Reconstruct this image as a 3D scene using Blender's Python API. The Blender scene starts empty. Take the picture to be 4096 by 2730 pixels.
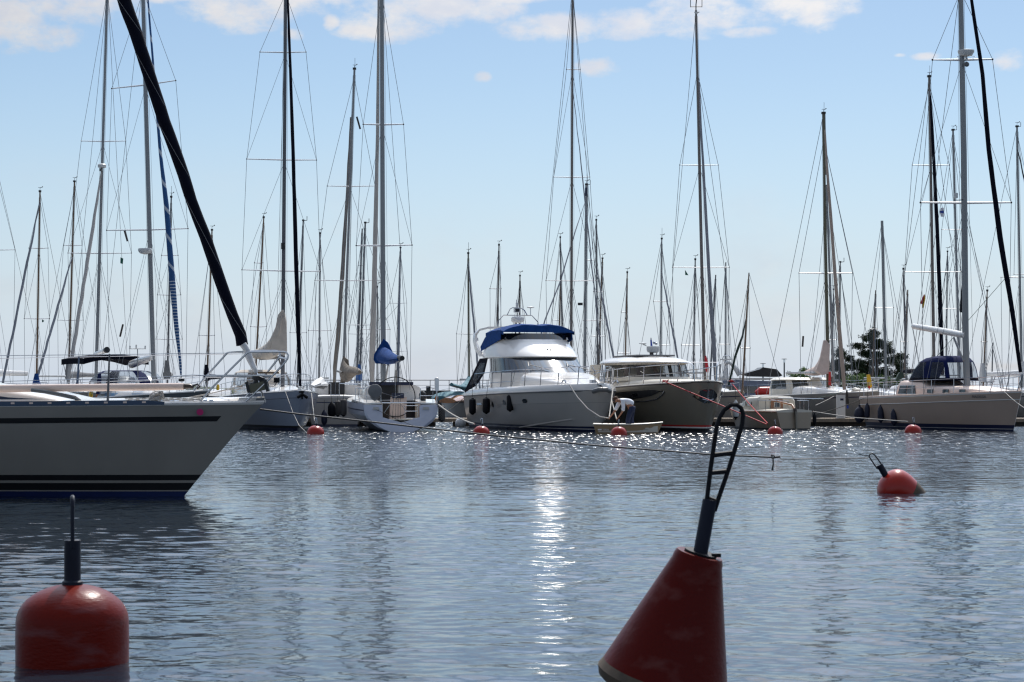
import bpy, bmesh, math, random
from mathutils import Vector, Matrix
random.seed(7)
F = 8000.0; HZ = 1560.0; CX = 2048.0; CH = 1.75      # focal length and horizon in photo pixels, eye height in m
SC = bpy.context.scene; COL = SC.collection
R = math.radians
def P(px, py, d): return Vector(((px - CX) * d / F, d, CH + (HZ - py) * d / F))
def PZ(px, z, d): return Vector(((px - CX) * d / F, d, z))
def V(*a): return Vector(a)
def lerp(a, b, t): return a + (b - a) * t
def interp(xs, ys, x):
    if x <= xs[0]: return ys[0]
    for i in range(1, len(xs)):
        if x <= xs[i]:
            return lerp(ys[i-1], ys[i], (x - xs[i-1]) / (xs[i] - xs[i-1]))
    return ys[-1]

# ---------------------------------------------------------------- materials
MATS = {}
def mk(name, col, rough=0.5, metal=0.0, var=0.12, scale=3.0, bump=0.0, bscale=20.0, coat=0.0, spec=0.5, col2=None, stretch=(1, 1, 1), thr=(0.35, 0.7), alpha=1.0):
    m = bpy.data.materials.new(name); m.use_nodes = True
    nt = m.node_tree; b = nt.nodes['Principled BSDF']; L = nt.links
    b.inputs['Roughness'].default_value = rough; b.inputs['Metallic'].default_value = metal
    b.inputs['Coat Weight'].default_value = coat; b.inputs['Specular IOR Level'].default_value = spec
    b.inputs['Coat Roughness'].default_value = 0.06
    tc = nt.nodes.new('ShaderNodeTexCoord'); mp = nt.nodes.new('ShaderNodeMapping')
    mp.inputs['Scale'].default_value = stretch
    L.new(tc.outputs['Object'], mp.inputs['Vector'])
    n = nt.nodes.new('ShaderNodeTexNoise'); n.inputs['Scale'].default_value = scale; n.inputs['Detail'].default_value = 4
    L.new(mp.outputs[0], n.inputs['Vector'])
    r = nt.nodes.new('ShaderNodeMapRange'); r.inputs['From Min'].default_value = thr[0]; r.inputs['From Max'].default_value = thr[1]
    L.new(n.outputs['Fac'], r.inputs['Value'])
    mx = nt.nodes.new('ShaderNodeMix'); mx.data_type = 'RGBA'
    c2 = col2 if col2 else tuple(c * (1 - var) for c in col)
    mx.inputs[6].default_value = (*col, 1); mx.inputs[7].default_value = (*c2, 1)
    L.new(r.outputs[0], mx.inputs[0]); L.new(mx.outputs[2], b.inputs['Base Color'])
    if bump:
        n2 = nt.nodes.new('ShaderNodeTexNoise'); n2.inputs['Scale'].default_value = bscale; n2.inputs['Detail'].default_value = 3
        L.new(mp.outputs[0], n2.inputs['Vector'])
        bp = nt.nodes.new('ShaderNodeBump'); bp.inputs['Strength'].default_value = 1.0; bp.inputs['Distance'].default_value = bump
        L.new(n2.outputs['Fac'], bp.inputs['Height']); L.new(bp.outputs[0], b.inputs['Normal'])
    if alpha < 1: b.inputs['Alpha'].default_value = alpha
    MATS[name] = m
    return m
def stripes(name, c1, c2, scale, rough=0.8, axis='Z', wid=0.5, dist=0.5, bump=0.0):
    m = mk(name, c1, rough)
    nt = m.node_tree; L = nt.links; b = nt.nodes['Principled BSDF']
    w = nt.nodes.new('ShaderNodeTexWave'); w.wave_type = 'BANDS'; w.bands_direction = axis
    w.inputs['Scale'].default_value = scale; w.inputs['Distortion'].default_value = dist
    tc = nt.nodes.new('ShaderNodeTexCoord'); L.new(tc.outputs['Object'], w.inputs['Vector'])
    r = nt.nodes.new('ShaderNodeMapRange'); r.inputs['From Min'].default_value = wid - .04; r.inputs['From Max'].default_value = wid + .04
    L.new(w.outputs['Fac'], r.inputs['Value'])
    mx = nt.nodes.new('ShaderNodeMix'); mx.data_type = 'RGBA'
    mx.inputs[6].default_value = (*c1, 1); mx.inputs[7].default_value = (*c2, 1)
    L.new(r.outputs[0], mx.inputs[0]); L.new(mx.outputs[2], b.inputs['Base Color'])
def glassy(name, tint, fac, rough=0.03):
    m = bpy.data.materials.new(name); m.use_nodes = True; nt = m.node_tree; L = nt.links
    b = nt.nodes['Principled BSDF']; b.inputs['Base Color'].default_value = (*tint, 1); b.inputs['Roughness'].default_value = rough
    t = nt.nodes.new('ShaderNodeBsdfTransparent'); t.inputs[0].default_value = (.85, .88, .9, 1)
    n = nt.nodes.new('ShaderNodeTexNoise'); n.inputs['Scale'].default_value = 2.5
    tc = nt.nodes.new('ShaderNodeTexCoord'); L.new(tc.outputs['Object'], n.inputs['Vector'])
    mr = nt.nodes.new('ShaderNodeMapRange'); mr.inputs['To Min'].default_value = max(0, fac - .12); mr.inputs['To Max'].default_value = min(1, fac + .12)
    L.new(n.outputs['Fac'], mr.inputs['Value'])
    mx = nt.nodes.new('ShaderNodeMixShader'); L.new(mr.outputs[0], mx.inputs[0]); L.new(t.outputs[0], mx.inputs[1]); L.new(b.outputs[0], mx.inputs[2])
    L.new(mx.outputs[0], nt.nodes['Material Output'].inputs['Surface']); MATS[name] = m

mk('gelcoat', (.80, .76, .71), .22, var=.06, scale=.8, coat=.4)
mk('hull_grey', (.30, .275, .245), .3, var=.10, scale=1.4, coat=.25, stretch=(1, 1, .35))
mk('hull_greige', (.43, .325, .26), .35, var=.08, scale=.8, coat=.2)
mk('hull_blue', (.30, .33, .40), .28, var=.06, scale=.9, coat=.3)
mk('hull_white', (.47, .44, .405), .28, var=.08, scale=.8, coat=.3)
mk('hull_lilac', (.50, .52, .60), .3, var=.05, scale=.8, coat=.3)
mk('hull_tan', (.33, .265, .19), .35, var=.1, scale=.9, coat=.2)
mk('hull_olive', (.185, .16, .12), .28, var=.08, scale=.8, coat=.3)
mk('hull_steel', (.12, .125, .13), .4, var=.08, scale=.8)
mk('cream', (.66, .60, .50), .35, var=.08, scale=1.5)
mk('cream_pink', (.80, .62, .52), .35, var=.08, scale=1.5)
mk('deck', (.60, .58, .55), .6, var=.12, scale=4)
mk('teak', (.28, .17, .09), .6, var=.35, scale=6, stretch=(.2, 3, 1))
mk('varnish', (.36, .13, .035), .25, var=.4, scale=5, coat=.5)
mk('black', (.012, .012, .014), .45, var=.2)
mk('navy', (.004, .005, .014), .9, spec=.15, var=.35, scale=5, bump=.01, bscale=7)
mk('navy_gloss', (.01, .014, .05), .3)
mk('blue_anti', (.01, .022, .10), .5, var=.3)
mk('rail_blue', (.035, .06, .11), .4, metal=.3, var=.25, scale=2)
mk('canvas_navy', (.005, .012, .07), .9, spec=.15, var=.3, scale=4, bump=.012, bscale=6)
mk('canvas_blue', (.010, .055, .21), .9, spec=.15, var=.3, scale=4, bump=.012, bscale=6)
mk('canvas_bright', (.03, .13, .40), .7, var=.3, scale=4, bump=.02, bscale=5)
mk('canvas_teal', (.07, .19, .23), .8, var=.3, scale=4, bump=.015, bscale=6)
mk('canvas_cream', (.52, .47, .41), .85, var=.2, scale=3, bump=.02, bscale=5)
mk('canvas_pink', (.60, .49, .44), .85, var=.15, scale=3, bump=.02, bscale=5)
mk('canvas_taupe', (.22, .185, .15), .85, var=.4, scale=3, bump=.03, bscale=5)
mk('canvas_grey', (.20, .20, .205), .85, var=.2, scale=3, bump=.01, bscale=8)
mk('canvas_green', (.02, .05, .045), .8, var=.3)
mk('sail_grey', (.24, .25, .28), .7, var=.15, scale=2)
mk('sail_taupe', (.20, .175, .15), .75, var=.2, scale=2)
mk('sail_light', (.46, .43, .40), .75, var=.12, scale=2)
mk('sail_tan', (.42, .33, .27), .75, var=.12, scale=2)
mk('sail_white', (.62, .62, .62), .7, var=.12, scale=4, bump=.01, bscale=12)
stripes('sail_blue', (.02, .09, .24), (.55, .58, .62), .62, axis='DIAGONAL', wid=.93, dist=2.0)
stripes('sail_blue_band', (.02, .09, .24), (.6, .62, .65), 2.4, axis='Z', wid=.8, dist=1.2)
mk('spreader_white', (.8, .8, .8), .35, var=.05)
mk('alu', (.27, .275, .28), .42, metal=.55, var=.12, scale=2, stretch=(1, 1, .15))
mk('alu_dark', (.13, .13, .14), .45, metal=.4, var=.12, scale=2, stretch=(1, 1, .15))
mk('alu_warm', (.19, .165, .15), .45, metal=.4, var=.15, scale=2, stretch=(1, 1, .15))
mk('wood_mast', (.17, .085, .03), .35, var=.35, scale=3, stretch=(2, 2, .1), coat=.3)
mk('wood_dark', (.06, .04, .03), .4, var=.35, scale=3, stretch=(2, 2, .1))
mk('wood_olive', (.12, .11, .065), .4, var=.3, scale=3, stretch=(2, 2, .1))
mk('steel', (.42, .43, .46), .16, metal=1.0, var=.1)
mk('wire', (.20, .205, .22), .4, metal=.6, var=.1)
mk('white_plastic', (.68, .68, .66), .35, var=.06)
mk('rope_white', (.55, .51, .46), .85, var=.3, scale=30, bump=.006, bscale=60)
mk('rope_dark', (.05, .045, .04), .85, var=.4, scale=30)
mk('rope_red', (.55, .02, .03), .6, var=.2, scale=30)
mk('rope_green', (.16, .24, .19), .7)
mk('rope_yellow', (.45, .40, .08), .8)
mk('buoy_red', (.33, .013, .005), .28, scale=2.2, coat=.1, spec=.3, col2=(.34, .02, .012))
mk('buoy_faded', (.135, .009, .005), .3, scale=4.0, spec=.10, col2=(.15, .04, .04), thr=(.55, .70), stretch=(.6, 1, 2.2), bump=.002, bscale=30)
mk('buoy_worn', (.09, .0055, .0035), .32, scale=5.0, spec=.09, col2=(.13, .035, .03), thr=(.56, .74), stretch=(1, 1, 1.6), bump=.002, bscale=30)
mk('buoy_slime', (.10, .07, .045), .8, var=.5, scale=9)
mk('pipe', (.012, .015, .028), .5, spec=.2, var=.3, scale=8)
mk('rubber', (.006, .006, .009), .6, spec=.2, var=.3)
mk('fender_navy', (.010, .012, .035), .6, var=.3)
stripes('fender_net', (.02, .02, .025), (.22, .20, .18), 9, axis='DIAGONAL', wid=.75)
mk('planks', (.30, .24, .18), .8, var=.35, scale=3, stretch=(6, 1, 1), bump=.01, bscale=10)
mk('float_dark', (.05, .042, .035), .8, var=.4, scale=3)
mk('dinghy', (.42, .29, .16), .4, var=.1, scale=2)
mk('skin', (.42, .19, .11), .5, var=.15)
mk('hair', (.11, .045, .02), .7, var=.3, scale=20)
mk('shirt', (.90, .91, .95), .85, var=.06, bump=.02, bscale=9)
mk('jeans', (.015, .025, .07), .85, var=.3, scale=12)
mk('pink', (.55, .03, .16), .4)
mk('red', (.50, .02, .015), .4, var=.2)
mk('yellow', (.65, .42, .02), .5, var=.2)
mk('orange', (.60, .14, .02), .5)
mk('green_flag', (.01, .12, .08), .7)
mk('white_flag', (.7, .7, .74), .7)
mk('blue_flag', (.02, .06, .35), .7)
mk('blue_deckpaint', (.12, .25, .42), .4)
mk('bark', (.09, .05, .03), .9, var=.4, scale=6, bump=.03)
mk('needles', (.03, .05, .02), .8, var=.5, scale=.8)
mk('leaves', (.14, .23, .05), .7, var=.5, scale=1.2)
mk('grass_land', (.05, .075, .025), .9, var=.5, scale=.6)
mk('stone', (.035, .033, .03), .9, var=.5, scale=1.2, bump=.05, bscale=3)
mk('rail_steel', (.14, .14, .15), .5, metal=.4)
mk('glass_black', (.012, .013, .015), .07, var=.2, spec=.7, coat=1.0)
mk('glass_wind', (.03, .04, .055), .062, var=.3, spec=.9)
mk('cabin_blue', (.22, .26, .36), .4, var=.1)
glassy('glass_clear', (.05, .06, .07), .35)
glassy('vinyl', (.22, .24, .29), .15, .12)
mk('gold', (.45, .36, .08), .5)

# ---------------------------------------------------------------- mesh builder
class MB:
    def __init__(s, M=None): s.v = []; s.f = []; s.M = M
    def p(s, q):
        q = Vector(q)
        if s.M is not None: q = s.M @ q
        s.v.append(q); return len(s.v) - 1
    def ring(s, pts): return [s.p(q) for q in pts]
    def loft(s, rings, m, closed=True, caps=True, smooth=True, mf=None):
        idx = [s.ring(r) for r in rings]; n = len(idx[0]); k = n if closed else n - 1
        for i in range(len(idx) - 1):
            for j in range(k):
                mm = mf(i, j) if mf else m
                if mm is None: continue
                s.f.append(((idx[i][j], idx[i][(j+1) % n], idx[i+1][(j+1) % n], idx[i+1][j]), mm, smooth))
        if caps and closed:
            if m is not None:
                s.f.append((tuple(idx[0]), m, False)); s.f.append((tuple(idx[-1][::-1]), m, False))
    def tube(s, pts, r, m, n=8, caps=True, sx=1.0):
        pts = [Vector(q) for q in pts]; rr = r if isinstance(r, (list, tuple)) else [r] * len(pts)
        rings = []; up = None
        for i, q in enumerate(pts):
            a = pts[max(0, i-1)]; b = pts[min(len(pts)-1, i+1)]; t = (b - a)
            if t.length < 1e-9: t = V(0, 0, 1)
            t.normalize()
            if up is None:
                up = V(0, 1, 0) if abs(t.y) < .9 else V(1, 0, 0)
            u = (up - t * up.dot(t)).normalized(); w = t.cross(u); up = u
            rings.append([q + (u * math.cos(2*math.pi*k/n + .39) + w * math.sin(2*math.pi*k/n + .39) * sx) * rr[i] for k in range(n)])
        s.loft(rings, m, True, caps)
    def box(s, c, size, m, rot=None):
        hx, hy, hz = [q / 2 for q in size]; c = Vector(c); vs = []
        for x, y, z in ((-1,-1,-1),(1,-1,-1),(1,1,-1),(-1,1,-1),(-1,-1,1),(1,-1,1),(1,1,1),(-1,1,1)):
            q = V(x*hx, y*hy, z*hz)
            if rot is not None: q = rot @ q
            vs.append(s.p(c + q))
        for f in ((0,3,2,1),(4,5,6,7),(0,1,5,4),(1,2,6,5),(2,3,7,6),(3,0,4,7)):
            s.f.append((tuple(vs[i] for i in f), m, False))
    def slab(s, outline, off, m, m2=None):          # outline in 3-D, extruded by vector off
        a = s.ring(outline); b = s.ring([Vector(q) + Vector(off) for q in outline]); n = len(a)
        s.f.append((tuple(a), m, False)); s.f.append((tuple(b[::-1]), m2 or m, False))
        for i in range(n): s.f.append(((a[i], a[(i+1) % n], b[(i+1) % n], b[i]), m, False))
    def lathe(s, prof, base, axis, m, n=24, mf=None, sy=1.0):
        base = Vector(base); t = Vector(axis).normalized(); u = V(0, 1, 0) if abs(t.y) < .9 else V(1, 0, 0)
        u = (u - t * u.dot(t)).normalized(); w = t.cross(u)
        s.loft([[base + t * h + (u * math.cos(2*math.pi*k/n) * sy + w * math.sin(2*math.pi*k/n)) * max(r, 1e-4) for k in range(n)] for r, h in prof], m, True, True, mf=mf)
    def ball(s, c, r, m, n=12, sz=1.0):
        s.lathe([(r * math.sin(math.pi * i / n), -r * sz * math.cos(math.pi * i / n)) for i in range(n + 1)], c, (0, 0, 1), m, n=max(8, n))
    def build(s, name, parent=None, loc=None, ang=35):
        me = bpy.data.meshes.new(name)
        if parent is not None: inv = MW[parent.name].inverted()
        else: inv = Matrix.Translation(-Vector(loc)) if loc is not None else Matrix.Identity(4)
        me.from_pydata([inv @ q for q in s.v], [], [f[0] for f in s.f])
        names = []
        for f in s.f:
            if f[1] not in names: names.append(f[1])
        for nm in names: me.materials.append(MATS[nm])
        for i, pl in enumerate(me.polygons):
            pl.material_index = names.index(s.f[i][1]); pl.use_smooth = s.f[i][2]
        bm = bmesh.new(); bm.from_mesh(me); bmesh.ops.delete(bm, geom=[q for q in bm.verts if not q.link_faces], context='VERTS'); bmesh.ops.recalc_face_normals(bm, faces=bm.faces); bm.to_mesh(me); bm.free()
        me.set_sharp_from_angle(angle=R(ang))
        o = bpy.data.objects.new(name, me); COL.objects.link(o)
        if parent is not None:
            o.parent = parent; MW[o.name] = MW[parent.name]
        else:
            if loc is not None: o.location = loc
            MW[o.name] = Matrix.Translation(Vector(loc)) if loc is not None else Matrix.Identity(4)
        return o
MW = {}
def tag(o, label=None, cat=None, group=None, kind=None):
    if label: o['label'] = label
    if cat: o['category'] = cat
    if group: o['group'] = group
    if kind: o['kind'] = kind
    return o
def thing(name, label, cat, loc, rz=0.0, group=None):
    o = bpy.data.objects.new(name, None); COL.objects.link(o); o.location = loc; o.rotation_euler = (0, 0, rz)
    o.empty_display_size = .2
    MW[o.name] = Matrix.Translation(Vector(loc)) @ Matrix.Rotation(rz, 4, 'Z')
    return tag(o, label, cat, group)
def copytree(o, loc, rz=None, label=None, scale=None):
    r = o.copy(); COL.objects.link(r); r.location = loc
    if rz is not None: r.rotation_euler = (0, 0, rz)
    if scale: r.scale = (scale,) * 3
    if label: r['label'] = label
    for ch in list(o.children):
        c = ch.copy(); COL.objects.link(c); c.parent = r
        for g in list(ch.children):
            e = g.copy(); COL.objects.link(e); e.parent = c
    return r
def sag(a, b, s, n=12):
    return [a.lerp(b, i / n) - V(0, 0, s * 4 * (i / n) * (1 - i / n)) for i in range(n + 1)]
def text(name, s, size, parent, M, mat, ext=.003):
    cu = bpy.data.curves.new(name, 'FONT'); cu.body = s; cu.size = size; cu.extrude = ext
    o = bpy.data.objects.new(name, cu); COL.objects.link(o); bpy.context.view_layer.update()
    me = bpy.data.meshes.new_from_object(o.evaluated_get(bpy.context.evaluated_depsgraph_get()))
    bpy.data.objects.remove(o); bpy.data.curves.remove(cu)
    me.name = name; me.transform(MW[parent.name].inverted() @ M); me.materials.clear(); me.materials.append(MATS[mat])
    ob = bpy.data.objects.new(name, me); COL.objects.link(ob); ob.parent = parent; MW[ob.name] = MW[parent.name]
    return ob

# ---------------------------------------------------------------- boat pieces
class Hull:
    """x forward from the stern, y to port, z up; stations t=0 bow .. 1 stern"""
    def __init__(s, M, L, B, zb, zm, zs, rake=1.0, tran=0.3, tr=.7, flb=.7, fls=.25, full=.8, wide=.6, bowp=1.15, kz=-.35, pw=1.7):
        s.__dict__.update(locals()); 
    def sheer(s, t): return lerp(lerp(s.zb, s.zm, min(1, t / .6) ** .9), s.zs, max(0, (t - .6) / .4))
    def hb(s, t):
        w = s.wide
        if t <= 0: return 0.0
        if t < w: return s.B / 2 * max(.0, math.sin(math.pi / 2 * t / w)) ** s.full
        return s.B / 2 * lerp(1, s.tr, ((t - w) / (1 - w)) ** 2)
    def pt(s, t, z, side, off=0.0):
        zt = s.sheer(t); u = max(0., min(1., (z - s.kz) / (zt - s.kz)))
        fl = lerp(s.flb, s.fls, t ** .7)
        b = s.hb(t) * (1 - fl * (1 - u) ** s.pw) + off
        xb = s.L - s.rake * max(0, 1 - z / s.zb) ** s.bowp; xs = s.tran * (1 - z / s.zs)
        return V(xb + (xs - xb) * t, side * max(b, .0), z)
    def W(s, t, z, side, off=0.0): return s.M @ s.pt(t, z, side, off)
    def top(s, t, side, dz=0.0, off=0.0):
        q = s.pt(t, s.sheer(t), side, off); q.z += dz; return s.M @ q
    def build(s, parent, rows, nst=22, name='hull', cap=True):
        """rows: list of (kind, value, material of band above this row); kind 'z' height or 's' below sheer"""
        mb = MB(s.M); ts = [(i / nst) ** 1.7 for i in range(nst + 1)]
        def zz(row, t): return row[1] if row[0] == 'z' else s.sheer(t) - row[1]
        for side in (1, -1):
            rings = [[s.pt(t, zz(r, t), side) for t in ts] for r in rows]
            mb.loft(rings, None, False, False, mf=lambda i, j: rows[i][2])
        n = len(rows); 
        rings = [[s.pt(1, zz(r, 1), 1), s.pt(1, zz(r, 1), -1)] for r in rows]
        if cap: mb.loft(rings, None, False, False, mf=lambda i, j: rows[i][2], smooth=False)
        return mb.build(name, parent)
    def deck(s, parent, m='deck', prof=((0, 0), (.02, .035), (.10, .04)), camber=.06, name='deck', nst=22, a=0.0, b=1.0):
        mb = MB(s.M); ts = [a + (b - a) * (i / nst) ** 1.3 for i in range(nst + 1)]
        rings = []
        for t in ts:
            q = s.pt(t, s.sheer(t), 1); h = q.y; row = []
            for ins, dz in prof: row.append(V(q.x, max(0, h - ins), q.z + dz + .003))
            row.append(V(q.x, h * .4, q.z + prof[-1][1] + camber * .8)); row.append(V(q.x, 0, q.z + prof[-1][1] + camber))
            rings.append(row + [V(r.x, -r.y, r.z) for r in row[::-1][1:]])
        mb.loft(rings, m, False, False)
        r = rings[-1]; mb.f.append((tuple(mb.ring(r)), m, False))
        return mb.build(name, parent)
    def strake(s, parent, off, r, m, name='rubbing_strake', a=0.0, b=1.0, out=.01, sides=(1, -1)):
        mb = MB()
        for side in sides:
            pts = []
            for i in range(25):
                t = lerp(a, b, i / 24); pts.append(s.W(t, s.sheer(t) - off, side, out))
            mb.tube(pts, r, m, 6)
        return mb.build(name, parent)
    def patch(s, mb, t0, t1, o0, o1, m, side, n=14, out=.012, shape=None):
        rings = []
        for i in range(n + 1):
            f = i / n; t = lerp(t0, t1, f); a, b = o0, o1
            if shape: a, b = shape(f)
            z0 = s.sheer(t) - a; z1 = s.sheer(t) - b
            rings.append([s.W(t, z0, side, out), s.W(t, lerp(z0, z1, .5), side, out), s.W(t, z1, side, out)])
        mb.loft(rings, m, False, False)
    def rail(s, parent, a, b, h, posts, r=.016, m='steel', mid=True, side=(1, -1), ins=.08, lean=0.0, rname='guard_rail', pname='stanchion'):
        mb = MB()
        for sd in side:
            for hh in ([h, h * .52] if mid else [h]):
                mb.tube([s.top(lerp(a, b, i / 14), sd, hh, -ins) for i in range(15)], r * (.6 if hh < h else 1), m, 5)
        o = mb.build(rname, parent)
        for sd in side:
            for t in posts:
                q = MB(); q.tube([s.top(t, sd, 0, -ins), s.top(t, sd, h, -ins) + (s.M.to_3x3() @ V(lean, 0, 0))], r * .95, m, 6); q.build(pname, parent)
        return o

def plan(x0, x1, hw, z, n=24, p=3.0, fr=1.0, back=None):
    """superellipse outline in the horizontal plane; x1 front"""
    out = []; xc = (x0 + x1) / 2; a = (x1 - x0) / 2
    for k in range(n):
        th = 2 * math.pi * k / n; c, q = math.cos(th), math.sin(th)
        pp = p if c > 0 else (back or p)
        x = xc + a * math.copysign(abs(c) ** (2 / pp), c); y = hw * math.copysign(abs(q) ** (2 / pp), q)
        if c > 0: y *= lerp(1, fr, c ** 2)
        out.append(V(x, y, z))
    return out

def ringstack(M, levels, n=32, mf=None, m='gelcoat', caps=True):
    """levels: (x0, x1, hw, z, [p], [fr], [back]); slope tuple for z: (zback, zfront)"""
    mb = MB(M); rings = []
    for lv in levels:
        x0, x1, hw, z = lv[:4]; p = lv[4] if len(lv) > 4 else 3.0; fr = lv[5] if len(lv) > 5 else 1.0; bk = lv[6] if len(lv) > 6 else None
        zz = z if not isinstance(z, tuple) else 0
        r = plan(x0, x1, hw, zz, n, p, fr, bk)
        if isinstance(z, tuple):
            for q in r: q.z = lerp(z[0], z[1], (q.x - x0) / (x1 - x0))
        rings.append(r)
    mb.loft(rings, m, True, caps, mf=mf)
    return mb

def coach(M, secs, m, n=7):
    """cabin trunk: secs (x, half width, z0, z1)"""
    mb = MB(M); rings = []
    for x, hw, z0, z1 in secs:
        h = z1 - z0
        pr = [(1.0, 0), (.985, .35), (.95, .7), (.88, .9), (.74, .985), (.4, 1.03), (0, 1.05)]
        side = [V(x, hw * a, z0 + h * b) for a, b in pr]
        rings.append(side + [V(q.x, -q.y, q.z) for q in side[::-1][1:]])
    idx = len(rings[0]); mb.loft(rings, m, False, False)
    mb.f.append((tuple(mb.ring(rings[0])), m, False)); mb.f.append((tuple(mb.ring(rings[-1])), m, False))
    return mb

def cover(secs, m, name, parent, n=14, wr=.035, sd=1):
    """sail cover on a boom: secs (px, ytop, ybottom, d, half width m)"""
    rnd = random.Random(sd); mb = MB(); rings = []; C = [(P(a, (b + c) / 2, d), abs(c - b) / 2 * d / F, w) for a, b, c, d, w in secs]
    for i, (c, h, w) in enumerate(C):
        t = C[min(i+1, len(C)-1)][0] - C[max(i-1, 0)][0]; t.z = 0
        if t.length < .01: t = V(0, 1, 0)
        t.normalize(); sv = V(-t.y, t.x, 0)
        rings.append([c + V(0, 0, 1) * math.cos(2*math.pi*k/n) * h * (1 + rnd.uniform(-wr, wr)) + sv * math.sin(2*math.pi*k/n) * w * (1 - .35 * math.cos(2*math.pi*k/n)) * (1 + rnd.uniform(-wr, wr) * 2) for k in range(n)])
    mb.loft(rings, m); return mb.build(name, parent)

def wr(d, k=1.0): return .85 * k * d / F
def rig(parent, d, base, top, w, mat, spr=(), deckw=1.5, taper=.75, fore=None, back=None, head=None, wire='wire', wk=1.0, spm='spreader_white', mid=None, lower=True, deckz=1.3, fd=0.0, shroud_top=None):
    """mast with spreaders and standing rigging, given where it stands (photo px at depth d)"""
    B = P(*base, d); T = P(*top, d); r = w / 2 * d / F
    pts = [B] + ([P(*q, d) for q in mid] if mid else []) + [T]; mb = MB()
    rr = [lerp(1, taper, max(0, (q.z - B.z) / (T.z - B.z)) ** 2) * r for q in pts]
    mb.tube(pts, rr, mat, 10, sx=1.0)
    m = mb.build('mast', parent)
    def at(z):
        for i in range(len(pts) - 1):
            if pts[i].z <= z <= pts[i+1].z: return pts[i].lerp(pts[i+1], (z - pts[i].z) / (pts[i+1].z - pts[i].z))
        return B if z < B.z else T
    sh = P(0, shroud_top, d).z if shroud_top is not None else T.z - .4
    tips = []; 
    for k, (yl, xl, yr, xr) in enumerate(spr):
        a = P(xl, yl, d); b = P(xr, yr, d); c = at(P(0, (yl + yr) / 2, d).z - .02)
        s = MB(); s.tube([a, c, b], [max(.018, r * .22), max(.03, r * .36), max(.018, r * .22)], spm, 6)
        for q in (a, b): s.ball(q, max(.03, r * .32), 'black', 6)
        s.build('spreader', m); tips.append((a, b, c))
    ww = MB(); wR = wr(d, wk)
    if tips:
        for sd in (0, 1):
            dk = V(B.x + (tips[-1][sd].x - B.x) * .93, d, deckz)
            chain = [at(sh)] + [t[sd] for t in tips] + [dk]
            ww.tube(chain, wR, wire, 4)
            prev = None
            for k, t in enumerate(tips):
                root = t[2]
                nxt = tips[k+1][sd] if k + 1 < len(tips) else dk
                ww.tube([root - V(0, 0, .1), nxt], wR * .8, wire, 4)
            ww.tube([at(tips[-1][2].z - .4), V(dk.x - (dk.x - B.x) * .15, d - .5, deckz)], wR * .7, wire, 4)
    else:
        for s in (-1, 1): ww.tube([at(sh), V(B.x + s * deckw, d, deckz)], wR, wire, 4)
    if fore is not None: ww.tube([at(sh), fore], wR, wire, 4)
    if back is not None: ww.tube([T, back], wR, wire, 4)
    # halyards close to the mast
    for q in (-1.7, 1.9):
        ww.tube([at(T.z - .3) + V(q * r * .5, 0, 0), B + V(q * r, 0, .8)], wR * .6, wire, 4)
    ww.build('standing_rigging', parent)
    if head:
        h = MB(); sc = d / F
        if 'a' in head: h.tube([T + V(r * .3, 0, 0), T + V(r * .3, 0, 45 * sc)], wR * .8, 'black', 4)
        if 'w' in head:
            h.tube([T, T + V(0, 0, 14 * sc), T + V(9 * sc, 0, 19 * sc)], wR * .9, 'black', 4); h.tube([T + V(-7 * sc, 0, 17 * sc), T + V(9 * sc, 0, 17 * sc)], wR * .9, 'black', 4)
            h.ball(T + V(10 * sc, 0, 20 * sc), 2.2 * sc, 'black', 6)
        if 'h' in head: h.tube([T, T + V(15 * sc, 0, 2 * sc), T + V(15 * sc, 0, 18 * sc)], 1.5 * sc, 'black', 4)
        h.box(T + V(0, 0, .03), (r * 2.2, r * 2.2, .10), 'black')
        h.build('masthead_gear', m)
    return m
def furl(parent, pts, ws, mat, name='furled_sail', n=8, wob=.06, sd=3):
    """furled headsail: pts (px,py,d), ws width px"""
    rnd = random.Random(sd); P3 = [P(*q) for q in pts]; out = []; rr = []
    for i in range(len(P3) - 1):
        k = max(2, int((P3[i+1] - P3[i]).length / .7))
        for j in range(k):
            f = j / k; q = P3[i].lerp(P3[i+1], f); d = lerp(pts[i][2], pts[i+1][2], f)
            w = lerp(ws[i], ws[i+1], f) * d / F / 2
            out.append(q + V(rnd.uniform(-1, 1) * w * wob * 2, 0, 0)); rr.append(w * (1 + rnd.uniform(-wob, wob) * 1.5))
    out.append(P3[-1]); rr.append(ws[-1] * pts[-1][2] / F / 2)
    mb = MB(); mb.tube(out, rr, mat, n); return mb.build(name, parent)
# ---------------------------------------------------------------- camera, light, sky, water
cam = bpy.data.cameras.new('camera'); co = bpy.data.objects.new('camera', cam); COL.objects.link(co)
cam.sensor_width = 36; cam.lens = 36 * F / 4096; cam.shift_y = (HZ - 1365) / 4096; cam.clip_start = .1; cam.clip_end = 8000
co.location = (0, 0, CH); co.rotation_euler = (R(90), 0, 0); SC.camera = co; SC.cycles.filter_width = 1.3; SC.cycles.sample_clamp_indirect = 22; SC.cycles.sample_clamp_direct = 60
cam.dof.use_dof = True; cam.dof.focus_distance = 85; cam.dof.aperture_fstop = 11
SC.view_settings.view_transform = 'Standard'; SC.view_settings.look = 'None'; SC.view_settings.gamma = 1
SC.view_settings.exposure = EXPO = 0.0
SAZ, SEL = R(13), R(50)
sd = V(math.sin(SAZ) * math.cos(SEL), math.cos(SAZ) * math.cos(SEL), math.sin(SEL))
sl = bpy.data.lights.new('sun', 'SUN'); sl.energy = 4.0; sl.angle = R(.53); sl.color = (1, .95, .88)
so = bpy.data.objects.new('sun', sl); COL.objects.link(so); so.rotation_euler = (-sd).to_track_quat('-Z', 'Y').to_euler(); so.location = (0, 20, 60)

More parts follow.
